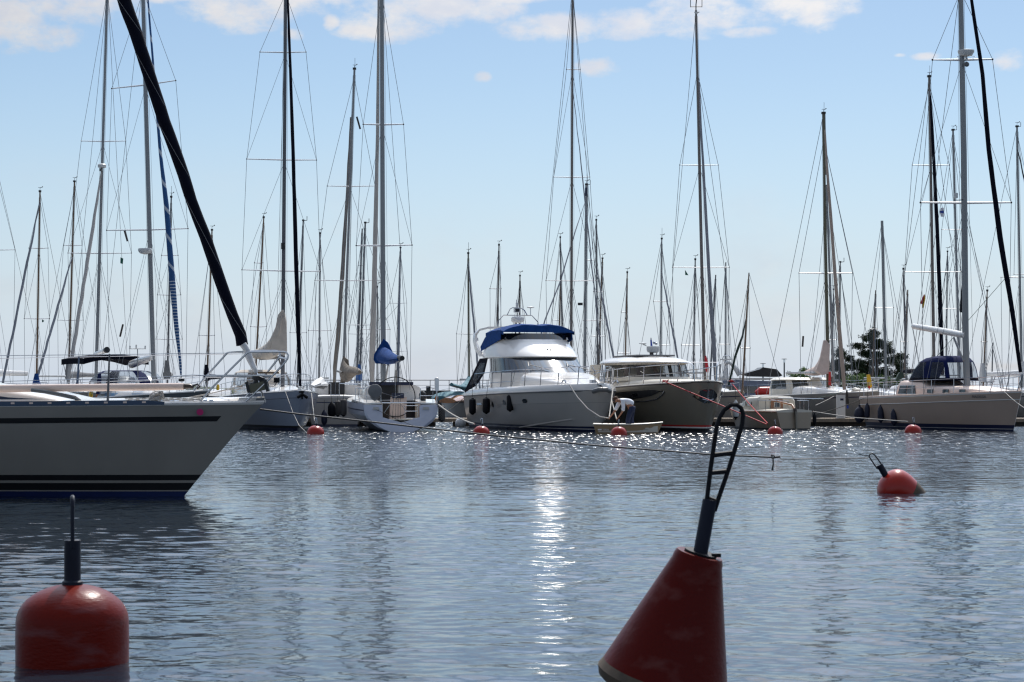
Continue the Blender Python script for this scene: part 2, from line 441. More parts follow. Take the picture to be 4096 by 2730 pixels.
w = bpy.data.worlds.new('World'); SC.world = w; w.use_nodes = True; nt = w.node_tree; LK = nt.links
for n in list(nt.nodes): nt.nodes.remove(n)
def N(t, **k):
    n = nt.nodes.new(t)
    for a, b in k.items(): setattr(n, a, b)
    return n
def Mth(op, a, b=None, c=None, clamp=False):
    n = N('ShaderNodeMath', operation=op, use_clamp=clamp)
    for i, q in enumerate((a, b, c)):
        if q is None: continue
        if isinstance(q, (int, float)): n.inputs[i].default_value = q
        else: LK.new(q, n.inputs[i])
    return n.outputs[0]
def smooth(v, a, b):
    n = N('ShaderNodeMapRange', interpolation_type='SMOOTHSTEP'); n.inputs['From Min'].default_value = a; n.inputs['From Max'].default_value = b
    LK.new(v, n.inputs['Value']); return n.outputs[0]
sky = N('ShaderNodeTexSky', sky_type='NISHITA'); sky.sun_disc = False; sky.sun_elevation = SEL; sky.sun_rotation = SAZ
sky.air_density = 1.0; sky.dust_density = 0.4; sky.ozone_density = 3.0; sky.altitude = 10
tc = N('ShaderNodeTexCoord'); sx = N('ShaderNodeSeparateXYZ'); LK.new(tc.outputs['Generated'], sx.inputs[0])
az = Mth('ARCTAN2', sx.outputs[0], sx.outputs[1]); el = Mth('ARCSINE', sx.outputs[2])
cv = N('ShaderNodeCombineXYZ'); LK.new(az, cv.inputs[0]); LK.new(Mth('MULTIPLY', el, 1.7), cv.inputs[1])
def noise(sc, det=6, rough=.6, off=0.0):
    n = N('ShaderNodeTexNoise'); n.inputs['Scale'].default_value = sc; n.inputs['Detail'].default_value = det; n.inputs['Roughness'].default_value = rough
    m = N('ShaderNodeMapping'); m.inputs['Location'].default_value = (off, off * .37, 0); LK.new(cv.outputs[0], m.inputs[0]); LK.new(m.outputs[0], n.inputs['Vector']); return n.outputs['Fac']
nz = noise(38, 7, .6); nz2 = noise(11, 5, .55, 3.3); nz3 = noise(90, 4, .6, 1.1)
blobs = [(60,110,200,120),(200,190,130,50),(330,60,220,75),(620,5,380,42),(960,70,190,75),(1150,20,300,60),(1330,110,30,30),(1560,115,170,62),(1480,140,120,35),
 (1700,40,260,75),(1900,60,200,60),(2110,125,120,50),(2240,120,160,55),(2000,10,250,30),(2520,115,150,52),(2850,105,230,60),(2980,150,130,25),(2780,60,150,50),(3130,45,130,50),(3230,70,150,75),
 (2390,282,75,38),(3990,290,62,36),(3680,265,48,14),(3580,258,22,8),(1935,320,35,22),(1175,160,40,22),(3960,1470,150,22),(3300,-60,200,60)]
tot = None
for (cx, cy, rx, ry) in blobs:
    a = Mth('MULTIPLY', Mth('SUBTRACT', az, (cx - CX) / F), F / rx / 1.5); b = Mth('MULTIPLY', Mth('SUBTRACT', el, (HZ - cy) / F), F / ry / 1.45)
    r2 = Mth('ADD', Mth('MULTIPLY', a, a), Mth('MULTIPLY', b, b)); v = Mth('SUBTRACT', 1.0, r2, clamp=True)
    tot = v if tot is None else Mth('MAXIMUM', tot, v)
shape = Mth('ADD', Mth('MULTIPLY', tot, .62), Mth('ADD', Mth('MULTIPLY', Mth('SUBTRACT', nz, .5), 1.5), Mth('MULTIPLY', Mth('SUBTRACT', nz3, .5), .7)))
inb = Mth('MULTIPLY', smooth(shape, .10, .76), smooth(tot, .0, .25))
# general clouds above the picture and round the rest of the sky
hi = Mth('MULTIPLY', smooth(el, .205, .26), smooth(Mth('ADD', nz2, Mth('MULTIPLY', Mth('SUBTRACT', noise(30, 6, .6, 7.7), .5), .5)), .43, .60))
low = Mth('MULTIPLY', smooth(nz2, .45, .75), Mth('MULTIPLY', smooth(el, .13, .05), .38))
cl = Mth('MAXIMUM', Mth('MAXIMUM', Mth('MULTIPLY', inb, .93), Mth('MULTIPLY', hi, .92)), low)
SKYS = 0.10
ccol = N('ShaderNodeMix', data_type='RGBA'); ccol.inputs[6].default_value = (1.0 / SKYS, .97 / SKYS, .95 / SKYS, 1); ccol.inputs[7].default_value = (.80 / SKYS, .83 / SKYS, .92 / SKYS, 1)
LK.new(smooth(Mth('ADD', Mth('MULTIPLY', noise(16, 5, .6, 5.0), .8), Mth('MULTIPLY', nz3, .3)), .42, .68), ccol.inputs[0])
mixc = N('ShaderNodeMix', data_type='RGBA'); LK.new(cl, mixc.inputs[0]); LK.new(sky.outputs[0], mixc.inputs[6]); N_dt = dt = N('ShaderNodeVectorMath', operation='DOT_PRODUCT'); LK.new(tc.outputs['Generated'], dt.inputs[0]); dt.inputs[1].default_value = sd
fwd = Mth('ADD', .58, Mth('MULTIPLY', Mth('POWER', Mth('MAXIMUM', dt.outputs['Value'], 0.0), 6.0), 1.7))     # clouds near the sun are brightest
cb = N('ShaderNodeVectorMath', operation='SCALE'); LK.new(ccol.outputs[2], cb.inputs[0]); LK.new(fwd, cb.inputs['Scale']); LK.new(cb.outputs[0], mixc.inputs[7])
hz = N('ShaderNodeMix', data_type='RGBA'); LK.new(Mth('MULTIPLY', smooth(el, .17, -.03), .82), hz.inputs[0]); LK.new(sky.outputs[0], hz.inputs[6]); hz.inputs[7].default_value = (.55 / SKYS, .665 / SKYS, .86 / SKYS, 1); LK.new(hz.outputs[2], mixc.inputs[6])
added_glow = N('ShaderNodeMix', data_type='RGBA'); LK.new(Mth('MULTIPLY', smooth(el, .195, .31), Mth('MULTIPLY', Mth('POWER', Mth('MAXIMUM', N_dt.outputs['Value'], 0.0), 4.0), .75)), added_glow.inputs[0]); LK.new(hz.outputs[2], added_glow.inputs[6]); added_glow.inputs[7].default_value = (2.7 / SKYS, 3.3 / SKYS, 4.2 / SKYS, 1); LK.new(added_glow.outputs[2], mixc.inputs[6])  # extra sky glow towards the sun, above the frame, added to brighten the water
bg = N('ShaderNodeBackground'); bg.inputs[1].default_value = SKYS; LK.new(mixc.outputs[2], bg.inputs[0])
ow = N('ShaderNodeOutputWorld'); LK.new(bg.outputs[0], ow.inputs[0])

# water
SLF = 3.0; WSL = .115
wm = bpy.data.materials.new('water'); wm.use_nodes = True; nt = wm.node_tree; LK = nt.links
b = nt.nodes['Principled BSDF']; b.inputs['Base Color'].default_value = (.012, .020, .030, 1); b.inputs['Roughness'].default_value = .07; b.inputs['IOR'].default_value = 1.333
tc = N('ShaderNodeNewGeometry')
def wn(sx_, sy_, det, off=0, rough=.5, dist=0.0):
    m = N('ShaderNodeMapping'); m.inputs['Scale'].default_value = (sx_, sy_, 1); m.inputs['Location'].default_value = (off, off * 1.7, 0); m.inputs['Rotation'].default_value = (0, 0, R(8))
    LK.new(tc.outputs['Position'], m.inputs[0]); n = N('ShaderNodeTexNoise'); n.inputs['Scale'].default_value = 1; n.inputs['Detail'].default_value = det; n.inputs['Roughness'].default_value = rough
    n.inputs['Distortion'].default_value = dist
    LK.new(m.outputs[0], n.inputs['Vector']); return n.outputs['Fac']
sp = N('ShaderNodeSeparateXYZ'); LK.new(tc.outputs['Position'], sp.inputs[0])
far = smooth(sp.outputs[1], 22, 68)
big = wn(.55, 1.1, 2, 0, .5, .4); mid = wn(2.2, 4.6, 2, 5, .5, .6); sml = wn(8, 15, 3, 11, .55)
gust = smooth(wn(.10, .22, 2, 31), .36, .62)
cal = Mth('ADD', .5, Mth('MULTIPLY', far, 1.6)); h = Mth('MULTIPLY', Mth('SUBTRACT', big, .5), .040)
h = Mth('MULTIPLY', Mth('ADD', h, Mth('MULTIPLY', Mth('SUBTRACT', mid, .5), Mth('MULTIPLY', cal, .015))), smooth(sp.outputs[1], 28, 37))
sa = Mth('MULTIPLY', Mth('ADD', .35, Mth('MULTIPLY', gust, .65)), Mth('MULTIPLY', cal, .0026))
h = Mth('ADD', h, Mth('MULTIPLY', Mth('SUBTRACT', sml, .5), sa))
bp = N('ShaderNodeBump'); bp.inputs['Strength'].default_value = 1.0; bp.inputs['Distance'].default_value = 1.0
LK.new(h, bp.inputs['Height'])
# small steep ripples as slopes, stronger where the breeze reaches the open water
def slope(sc, det, off):
    m = N('ShaderNodeMapping'); m.inputs['Scale'].default_value = (sc, sc * 1.9, 1); m.inputs['Location'].default_value = (off, off, off); LK.new(tc.outputs['Position'], m.inputs[0])
    n = N('ShaderNodeTexNoise'); n.inputs['Scale'].default_value = 1; n.inputs['Detail'].default_value = det; n.inputs['Roughness'].default_value = .6; LK.new(m.outputs[0], n.inputs['Vector'])
    v = N('ShaderNodeVectorMath', operation='SUBTRACT'); LK.new(n.outputs['Color'], v.inputs[0]); v.inputs[1].default_value = (.5, .5, .5)
    return v.outputs[0]
def vscale(v, f):
    n = N('ShaderNodeVectorMath', operation='MULTIPLY'); LK.new(v, n.inputs[0]); c = N('ShaderNodeCombineXYZ'); LK.new(Mth('MULTIPLY', f, .8), c.inputs[0]); LK.new(f, c.inputs[1]); LK.new(c.outputs[0], n.inputs[1]); return n.outputs[0]
def vadd(a, b_):
    n = N('ShaderNodeVectorMath', operation='ADD'); LK.new(a, n.inputs[0]); LK.new(b_, n.inputs[1]); return n.outputs[0]
def spots(fx, fy, off):
    m = N('ShaderNodeMapping'); m.inputs['Scale'].default_value = (fx, fy, 1); m.inputs['Location'].default_value = (off, off, off); LK.new(tc.outputs['Position'], m.inputs[0])
    n = N('ShaderNodeTexNoise'); n.inputs['Scale'].default_value = 1; n.inputs['Detail'].default_value = 1; LK.new(m.outputs[0], n.inputs['Vector']); return n.outputs['Fac']
crest = Mth('MULTIPLY', smooth(spots(6.5, .7, 4), .605, .65), smooth(sp.outputs[1], 34, 80))      # short steep crests thrown up by the breeze
f1 = Mth('ADD', Mth('MULTIPLY', smooth(sp.outputs[1], 26, 38), .24), Mth('ADD', .04, Mth('MULTIPLY', far, .35))); f2 = Mth('ADD', Mth('MULTIPLY', smooth(sp.outputs[1], 26, 38), .22), Mth('ADD', .10, Mth('MULTIPLY', far, .6)))
nn = N('ShaderNodeVectorMath', operation='NORMALIZE'); LK.new(Mth('ADD', .06, Mth('MULTIPLY', crest, .17)), b.inputs['Roughness']); cs = N('ShaderNodeCombineXYZ'); LK.new(Mth('MULTIPLY', crest, .12), cs.inputs[0]); LK.new(Mth('MULTIPLY', crest, -.42), cs.inputs[1])
LK.new(vadd(cs.outputs[0], vadd(vadd(bp.outputs[0], vscale(slope(2.2, 3, 3), f1)), vscale(slope(13, 3, 9), f2))), nn.inputs[0])
LK.new(nn.outputs[0], b.inputs['Normal']); MATS['water'] = wm
import numpy as np
rs = np.random.RandomState(11)
NX, NY = 620, 960; X0, X1, Y0, Y1 = -10.8, 10.8, 7.2, 38.0
gx = np.linspace(X0, X1, NX); gy = Y0 + (Y1 - Y0) * np.linspace(0, 1, NY) ** 1.15
GX, GY = np.meshgrid(gx, gy); Z = np.zeros_like(GX)
for i in range(78):
    lam = .13 * (1.5 / .13) ** (rs.rand() ** 1.25); kk = 2 * np.pi / lam
    th = R(-90) + rs.normal(0, .55) + (1.2 if rs.rand() < .18 else 0)
    sl_ = WSL * math.sqrt(2 / 78) * (1.0 if lam < .6 else .75)
    grp = .55 + .45 * np.sin(GX * rs.uniform(-.5, .5) + GY * rs.uniform(-.35, .35) + rs.rand() * 6.28)      # wave groups
    Z += sl_ / kk * grp * 1.25 * np.sin(kk * (GX * math.cos(th) + GY * math.sin(th)) + rs.rand() * 6.2832)
gust_ = .75 + .35 * np.sin(GX * .31 + 1.3 * np.sin(GY * .21) + 2.0) * np.sin(GY * .37 + .8 * np.sin(GX * .4))
edge = np.clip((X1 - np.abs(GX)) / 1.0, 0, 1) * np.clip((GY - Y0) / .8, 0, 1) * np.clip((Y1 - GY) / 7.0, 0, 1)
Z *= edge * gust_
co_ = np.stack([GX, GY, Z], -1).reshape(-1, 3)
nv = NX * NY; outer = np.array([[-3000, -60, 0], [3000, -60, 0], [3000, 6000, 0], [-3000, 6000, 0], [X0, Y0, 0], [X1, Y0, 0], [X1, Y1, 0], [X0, Y1, 0]], float)
jj, ii = np.meshgrid(np.arange(NX - 1), np.arange(NY - 1)); a_ = (ii * NX + jj).ravel()
quads = np.stack([a_, a_ + 1, a_ + NX + 1, a_ + NX], -1)
oq = np.array([[0, 1, 5, 4], [1, 2, 6, 5], [2, 3, 7, 6], [3, 0, 4, 7]]) + nv
quads = np.concatenate([quads, oq]); allv = np.concatenate([co_, outer])
me = bpy.data.meshes.new('water'); me.vertices.add(len(allv)); me.vertices.foreach_set('co', allv.astype(np.float32).ravel())
me.loops.add(quads.size); me.loops.foreach_set('vertex_index', quads.astype(np.int32).ravel())
me.polygons.add(len(quads)); me.polygons.foreach_set('loop_start', np.arange(0, quads.size, 4, dtype=np.int32))
me.update(calc_edges=True); me.validate(); me.polygons.foreach_set('use_smooth', np.ones(len(me.polygons), dtype=bool)); me.materials.append(wm)
wo = bpy.data.objects.new('water', me); COL.objects.link(wo); tag(wo, kind='structure')

# breakwater with its railing, far shore, wooded bank on the right
mb = MB(); x0, x1 = P(960, 0, 200).x, P(2520, 0, 200).x
mb.slab([V(x0 - 3, 199, -.4), V(x0, 200, 1.68), V(x1, 200, 1.68), V(x1 + 3, 199, -.4)], (0, 4, 0), 'stone')
tag(mb.build('breakwater', loc=(0, 200, 0)), 'long low dark stone breakwater on the horizon behind the middle of the marina', 'breakwater')
fr = thing('railing', 'thin grey pipe railing running along the top of the distant breakwater', 'railing', (0, 200, 1.68))
mb = MB(); mb.tube([V(x0, 200.5, 2.72), V(x1, 200.5, 2.72)], .045, 'rail_steel', 6); mb.tube([V(x0, 200.5, 2.2), V(x1, 200.5, 2.2)], .02, 'rail_steel', 5); mb.build('rail', fr)
k = 0
while x0 + 1.9 * k < x1:
    q = MB(); q.tube([V(x0 + 1.9 * k, 200.5, 1.68), V(x0 + 1.9 * k, 200.5, 2.72)], .035, 'rail_steel', 5); q.build('post', fr); k += 1
mb = MB(); rnd = random.Random(4); top = []; bot = []
for i in range(41):
    x = lerp(-420, -95, i / 40); top.append(V(x, 900, 1.2 + 1.6 * abs(math.sin(i * .7)) + rnd.random() * 1.2)); bot.append(V(x, 895, -.2))
mb.loft([bot, top, [q + V(0, 40, -.2) for q in top]], 'grass_land', False, False); tag(mb.build('far_shore', loc=(0, 900, 0)), kind='structure')
mb = MB(); rows = []
for j, (dy, z) in enumerate(((0, -.3), (2, .5), (8, .9), (30, 1.1), (60, 1.0))):
    rows.append([V(lerp(16, 95, i / 40), 165 + dy + rnd.uniform(-1, 1), z + rnd.uniform(-.12, .12)) for i in range(41)])
mb.loft(rows, 'grass_land', False, False); tag(mb.build('shore', loc=(0, 165, 0)), kind='structure')

# pontoon pier the boats lie at
pr = thing('pontoon_pier', 'low floating wooden pontoon with plank deck running behind the front row of boats', 'pier', (0, 96, 0))
mb = MB()
for i in range(int(46 / .16)):
    x = -15 + i * .16; mb.box((x, 97.2, .355), (.145, 2.4, .035), 'planks')
mb.build('deck_planks', pr)
mb = MB(); mb.box((8, 95.97, .27), (46, .06, .14), 'planks'); mb.build('fascia_board', pr)
for i in range(8):
    mb = MB(); mb.box((-12 + i * 5.8, 97.2, .02), (4.9, 2.2, .42), 'float_dark'); mb.build('float', pr)
for px in (3363,):
    o = thing('service_pedestal', 'white power and water pedestal standing on the pontoon in front of a bow', 'pedestal', PZ(px, .373, 97))
    c = PZ(px, .9, 97); mb = MB(); mb.box(c + V(0, 0, .03), (.40, .3, 1.16), 'white_plastic'); mb.build('housing', o)
    mb = MB(); mb.box(c + V(0, 0, .625), (.44, .34, .03), 'canvas_grey'); mb.build('cap', o)
    mb = MB(); mb.box(c + V(.03, -.155, .38), (.16, .012, .10), 'navy_gloss'); mb.build('label_plate', o)
# ---------------------------------------------------------------- near buoys
def frame_from(origin, axis):
    t = Vector(axis).normalized(); u = V(0, 1, 0); u = (u - t * u.dot(t)).normalized(); w = u.cross(t)
    M = Matrix.Identity(4)
    for i in range(3): M[i][0] = w[i]; M[i][1] = u[i]; M[i][2] = t[i]; M[i][3] = origin[i]
    return M
# domed buoy, left foreground
d = 12.86; sc = d / F; c = PZ(290, 0, d)
o = thing('mooring_buoy', 'large scuffed red dome buoy with a stubby grey pipe, left foreground', 'buoy', c, group='red mooring buoys')
rr = 222 * sc; hh = 312 * sc
prof = [(rr * .6, -.5), (rr * .97, -.35), (rr, -.1), (rr * 1.005, hh * .3), (rr, hh * .52)]
for i in range(1, 11):
    a = i / 10 * math.pi / 2; prof.append((rr * (math.cos(a) * .80 + .20 * (1 - (i / 10) ** 2)) if i < 10 else .05, hh * (.52 + .48 * math.sin(a))))
mb = MB(); mb.lathe(prof, c, (0, 0, 1), 'buoy_faded', 48); mb.build('float', o)
mb = MB(); pr_ = 33 * sc; zt = hh - .005; mb.lathe([(pr_ * 1.25, zt - .01), (pr_ * 1.25, zt + .02), (pr_, zt + .03), (pr_, zt + 178 * sc), (pr_ * .8, zt + 180 * sc)], c, (0, 0, 1), 'pipe', 20); mb.build('pipe', o)
mb = MB(); z0 = zt + 150 * sc; lr = .013; hl = 185 * sc
ld = V(c.x, c.y, 0).normalized() * .055      # the loop happens to stand end-on
loop = [c - ld * .9 + V(0, 0, z0), c - ld + V(0, 0, z0 + hl * .9)] + [c - ld * math.cos(a) + V(0, 0, z0 + hl * .9 + .055 * math.sin(a)) for a in [math.pi * k / 6 for k in range(1, 6)]] + [c + ld + V(0, 0, z0 + hl * .9), c + ld * .9 + V(0, 0, z0)]
mb.tube(loop, [lr] * 2 + [lr * 1.15] * 5 + [lr] * 2, 'pipe', 8); mb.build('mooring_loop', o)

# conical buoy, right foreground, tilted
d = 11.2; sc = d / F
tp = P(2800, 2212, d - .02); bt = P(2655, 2725, d + .06); ax = (tp - bt).normalized()
o = thing('mooring_buoy', 'tall dark red cone-shaped buoy leaning right under a black ladder loop, right foreground', 'buoy', PZ(2650, 0, d), group='red mooring buoys')
M = frame_from(tp, ax); Ln = (tp - bt).length
r1 = 100 * sc; r2 = 268 * sc
prof = [(r1 * .2, -.002), (r1 * .55, -.012), (r1 * .78, -.004), (r1 * .93, -.006), (r1, -.03), (r1 * 1.03, -.06)]
prof = prof + [(lerp(r1 * 1.03, r2, t), -.06 - (Ln - .06) * t) for t in (.2, .4, .6, .8, .94)] + [(r2 * 1.02, -Ln * 1.0), (r2 * .98, -Ln * 1.06), (r2 * .8, -Ln * 1.12), (r2 * .5, -Ln * 1.3)]
mb = MB(); mb.lathe(prof, tp, ax, 'buoy_worn', 48, mf=lambda i, j: 'buoy_slime' if i >= 10 else 'buoy_worn'); mb.build('float', o)
st = P(2800, 2222, d - .03); e1 = P(2840, 2000, d - .03)
mb = MB(); mb.tube([st, e1], 29 * sc, 'pipe', 16); mb.build('pipe', o)
mb = MB(); mb.tube([st + ax * .0, st + ax * .02], 66 * sc, 'rubber', 20); mb.box(P(2865, 2222, d - .05), (.05, .04, .02), 'rubber'); mb.build('flange', o)
mb = MB(); zd = d - .03
lt = [(2812, 2045), (2828, 1995), (2843, 1870), (2856, 1780), (2866, 1710), (2878, 1672), (2897, 1640), (2925, 1621), (2948, 1620), (2965, 1634), (2973, 1660), (2968, 1700), (2948, 1770), (2925, 1845), (2900, 1920), (2872, 2000), (2858, 2045)]
mb.tube([P(a, b_, zd) for a, b_ in lt], 9.5 * sc, 'rubber', 8)
mb.tube([P(2847, 1822, zd), P(2930, 1812, zd)], 10 * sc, 'rubber', 6); mb.tube([P(2838, 1893, zd), P(2906, 1886, zd)], 10 * sc, 'rubber', 6)
mb.tube([P(2832, 2010, zd), P(2842, 1996, zd), P(2868, 2006, zd)], 10 * sc, 'rubber', 6); mb.tube([P(2822, 2050, zd), P(2836, 2000, zd)], 16 * sc, 'rubber', 8); mb.tube([P(2848, 2050, zd), P(2861, 2000, zd)], 14 * sc, 'rubber', 8)
mb.build('mooring_loop', o)

# mid-distance buoy the near bow line runs to
d = 34.0; sc = d / F
o = thing('mooring_buoy', 'red buoy lying tilted with algae on its right end, tied to the bow line', 'buoy', PZ(3600, 0, d), group='red mooring buoys')
c = P(3578, 1950, d); ax = V(-math.sin(R(56)), -.12, math.cos(R(56)))
mb = MB(); r = 74 * sc
prof = [(r * .25, -r * 1.72), (r * .70, -r * 1.66), (r * .80, -r * 1.40), (r * .97, -r * .75), (r * 1.04, -r * .3), (r * 1.04, 0)] + [(r * 1.04 * math.cos(a), r * .86 * math.sin(a)) for a in [math.pi / 2 * k / 7 for k in range(1, 8)]]
mb.lathe(prof, c, ax, 'buoy_red', 32, mf=lambda i, j: 'buoy_slime' if i < 3 else 'buoy_red'); mb.build('float', o)
q0 = P(3548, 1913, d - .05); q1 = P(3518, 1860, d - .05)
mb = MB(); mb.tube([q0, q1], 13 * sc, 'pipe', 12); mb.build('pipe', o)
mb = MB(); mb.tube([P(a, b_, d - .05) for a, b_ in ((3514, 1878), (3502, 1866), (3482, 1836), (3476, 1825), (3481, 1817), (3490, 1815), (3498, 1820), (3512, 1838), (3530, 1864))], 2.6 * sc, 'rubber', 6); mb.tube([P(3505, 1872, d - .06), P(3529, 1862, d - .04)], 6 * sc, 'pipe', 8); mb.build('mooring_loop', o)

# ---------------------------------------------------------------- near boat, only its bow in frame
yaw = R(-15.5); hx = V(math.cos(yaw), math.sin(yaw), 0); tip = P(1058, 1611, 32.45); L = 13.5
org = tip - hx * L; org.z = 0
nb = thing('sailing_yacht', 'large grey-white sailing yacht with black stripes, its bow jutting in from the left', 'sailboat', org, yaw)
M = MW[nb.name]
H = Hull(M, L, 3.9, tip.z, 1.47, 1.5, rake=1.42, tran=-.4, tr=.75, flb=.60, fls=.30, full=.86, wide=.62, bowp=.93)
H.build(nb, [('z', -.35, 'blue_anti'), ('z', .085, 'hull_grey'), ('z', .105, 'black'), ('z', .225, 'hull_grey'), ('z', .268, 'black'), ('z', .36, 'hull_grey'), ('s', .70, 'hull_grey'), ('s', .33, 'hull_grey'), ('s', .03, 'gelcoat'), ('s', 0, 'gelcoat')], nst=30)
mb = MB()
for s in (1, -1): H.patch(mb, .032, 1, .30, .215, 'black', s, n=30, out=.006)
mb.build('cove_stripe', nb)
H.deck(nb, 'gelcoat', prof=((0, 0), (.03, .03), (.10, .035)), nst=30)
mb = MB()
for s in (1, -1):
    a, b_ = .108, 1.0; n = 44; R1 = []
    for i in range(n + 1):
        t = lerp(a, b_, i / n); h_ = .058 if i else .03
        R1.append([H.top(t, s, -.02, .004), H.top(t, s, h_, .004), H.top(t, s, h_, -.02), H.top(t, s, -.02, -.02)])
    mb.loft(R1, 'rail_blue')
mb.build('toe_rail', nb)
for i in range(13):
    t = .128 + i * .0212 / 1.0; q = MB(); A = H.top(t, -1, .012, .008); Bq = H.top(t + .0042, -1, .012, .008)
    q.slab([A, Bq, Bq + V(0, 0, .028), A + V(0, 0, .028)], (0, .006, 0), 'cream_pink'); q.build('drain_slot', nb)
# cabin trunk and its wedge window, boom/pole on deck
d = 33.1
coach(M, [(4.5, 1.15, 1.5, 2.05), (8.4, 1.1, 1.5, 1.86), (9.3, .98, 1.5, 1.78), (10.1, .82, 1.5, 1.62), (10.45, .7, 1.5, 1.54)], 'gelcoat').build('coachroof', nb)
mb = MB(); mb.slab([P(-40, 1580, 32.15), P(30, 1590, 32.2), P(172, 1598, 32.3), P(30, 1599, 32.2), P(-40, 1599, 32.15)], (0, .02, 0), 'navy_gloss'); mb.build('side_window', nb)
mb = MB(); mb.tube([P(125, 1561, 32.5), P(180, 1567, 32.5), P(300, 1592, 32.6), P(320, 1606, 32.6)], .035, 'hull_steel', 8); mb.build('hatch_rail', nb)
mb = MB(); mb.tube([P(-60, 1556, 32.6), P(300, 1552, 32.6), P(735, 1547, 32.6)], [.064, .062, .058], 'cream_pink', 14); mb.build('spinnaker_pole', nb)
mb = MB(); mb.tube([P(733, 1547, 32.6), P(760, 1546, 32.6), P(775, 1551, 32.6)], [.05, .04, .02], 'wood_dark', 10); mb.tube([P(770, 1545, 32.6), P(790, 1538, 32.6), P(800, 1548, 32.6), P(788, 1556, 32.6)], .018, 'black', 6); mb.build('pole_end', nb)
# stanchions, lifelines, pulpit
for px, y0, y1, dd, m in ((431, 1608, 1417, 32.3, 'alu_dark'), (309, 1545, 1428, 34.2, 'rail_blue')):
    mb = MB(); mb.tube([P(px, y0, dd), P(px + 6, y1 + 20, dd), P(px + 7, y1, dd)], [.022, .014, .016], m, 8); mb.build('stanchion', nb)
mb = MB()
for pts in ([(-60, 1424, 32.2), (438, 1419, 32.3), (910, 1413, 32.5)], [(-60, 1436, 34.2), (315, 1429, 34.2), (990, 1416, 33)], [(-60, 1528, 32.2), (434, 1516, 32.3), (830, 1503, 32.5)], [(-60, 1537, 34.2), (312, 1532, 34.2), (800, 1512, 33)]):
    mb.tube([P(*q) for q in pts], .0055, 'steel', 5)
mb.build('lifelines', nb)
pn = [(795, 1613), (850, 1550), (983, 1418), (991, 1411), (1003, 1409), (1135, 1408), (1146, 1411), (1153, 1422), (1150, 1436), (1135, 1456), (1085, 1510), (983, 1607)]
pf = [(775, 1568), (820, 1512), (902, 1420), (909, 1413), (918, 1411), (1050, 1404), (1104, 1404), (1114, 1407), (1120, 1418), (1117, 1430), (1070, 1490), (972, 1600)]
mb = MB(); mb.tube([P(a, b_, 32.35) for a, b_ in pn], .0165, 'steel', 8); mb.tube([P(a, b_, 32.95) for a, b_ in pf], .0165, 'steel', 8)
mb.tube([P(826, 1503, 32.35), P(1088, 1503, 32.35)], .0145, 'steel', 8); mb.tube([P(826, 1508, 32.95), P(1085, 1508, 32.95)], .0145, 'steel', 8); mb.tube([P(1150, 1436, 32.35), P(1117, 1430, 32.95)], .0145, 'steel', 8)
mb.build('pulpit', nb)
mb = MB(); mb.box(P(1075, 1492, 32.6), (.34, .14, .03), 'teak'); mb.build('pulpit_seat', nb)
# furled headsail in its dark sock
c_ = [(455, -130), (496, 0), (519, 67), (543, 134), (586, 268), (615, 357), (657, 487), (695, 590), (735, 703), (765, 803), (820, 946), (882, 1128), (930, 1262), (962, 1340), (969, 1382)]
ws = [58, 60, 59, 56, 55, 55, 54, 51, 50, 49, 51, 51, 48, 50, 52]
furl(nb, [(a, b_, 33.0) for a, b_ in c_], [q * .93 for q in ws], 'navy', 'furled_headsail', n=14, wob=.014)
mb = MB(); mb.tube([P(972, 1378, 32.9), P(990, 1405, 32.9), P(992, 1420, 32.9), P(1008, 1455, 32.9), P(1020, 1480, 32.8), P(1026, 1492, 32.8)], [.058, .052, .062, .052, .042, .03], 'sail_white', 12); mb.build('headsail_foot', nb)
mb = MB()
for seg in range(5):
    a = 1 + seg * 2.6
    A = P(interp(range(15), [q[0] for q in c_], a) - 24, interp(range(15), [q[1] for q in c_], a), 32.88); a2 = a + 1.9
    Bq = P(interp(range(15), [q[0] for q in c_], a2) + 22, interp(range(15), [q[1] for q in c_], a2), 32.88)
    mb.tube([A, A.lerp(Bq, .5) - V(0, .02, 0), Bq], .004, 'canvas_grey', 4)
mb.build('lashing', nb)
mb = MB(); mb.tube([P(455, -130, 33.0), P(410, -260, 33.0), P(330, -500, 33.1), P(-60, -1700, 33.6)], .035, 'navy', 8); mb.tube([P(1026, 1492, 32.8), P(1045, 1560, 32.6), P(1054, 1608, 32.5)], .012, 'steel', 6); mb.build('forestay', nb)
Tm = P(-70, -1730, 33.9)
mb = MB(); mb.tube([PZ(-75, 1.5, 33.9), Tm], .11, 'alu', 14); mb.build('mast', nb)
mb = MB(); e = P(1030, 1525, 32.8); mb.lathe([(.05, -.09), (.105, -.085), (.11, -.01), (.06, 0), (.06, .05), (.11, .055), (.105, .10), (.04, .12)], e, V(.35, 0, 1) * -1, 'black', 18); mb.build('furling_drum', nb)
mb = MB(); a0 = P(1030, 1550, 32.4); mb.box(a0, (.26, .12, .14), 'wood_olive', Matrix.Rotation(R(-14), 3, 'Y')); mb.box(a0 + V(-.15, -.01, 0), (.05, .14, .18), 'black', Matrix.Rotation(R(-14), 3, 'Y')); mb.box(a0 + V(.15, -.01, .03), (.05, .14, .20), 'black', Matrix.Rotation(R(-14), 3, 'Y')); mb.build('deck_light', nb)
mb = MB(); mb.tube([P(1107, 1512, 32.4), P(1107, 1532, 32.4)], .05, 'rubber', 10); mb.tube([P(1070, 1528, 32.4), P(1076, 1545, 32.4), P(1096, 1546, 32.4), P(1106, 1532, 32.4)], .006, 'rubber', 5); mb.build('sidelight', nb)
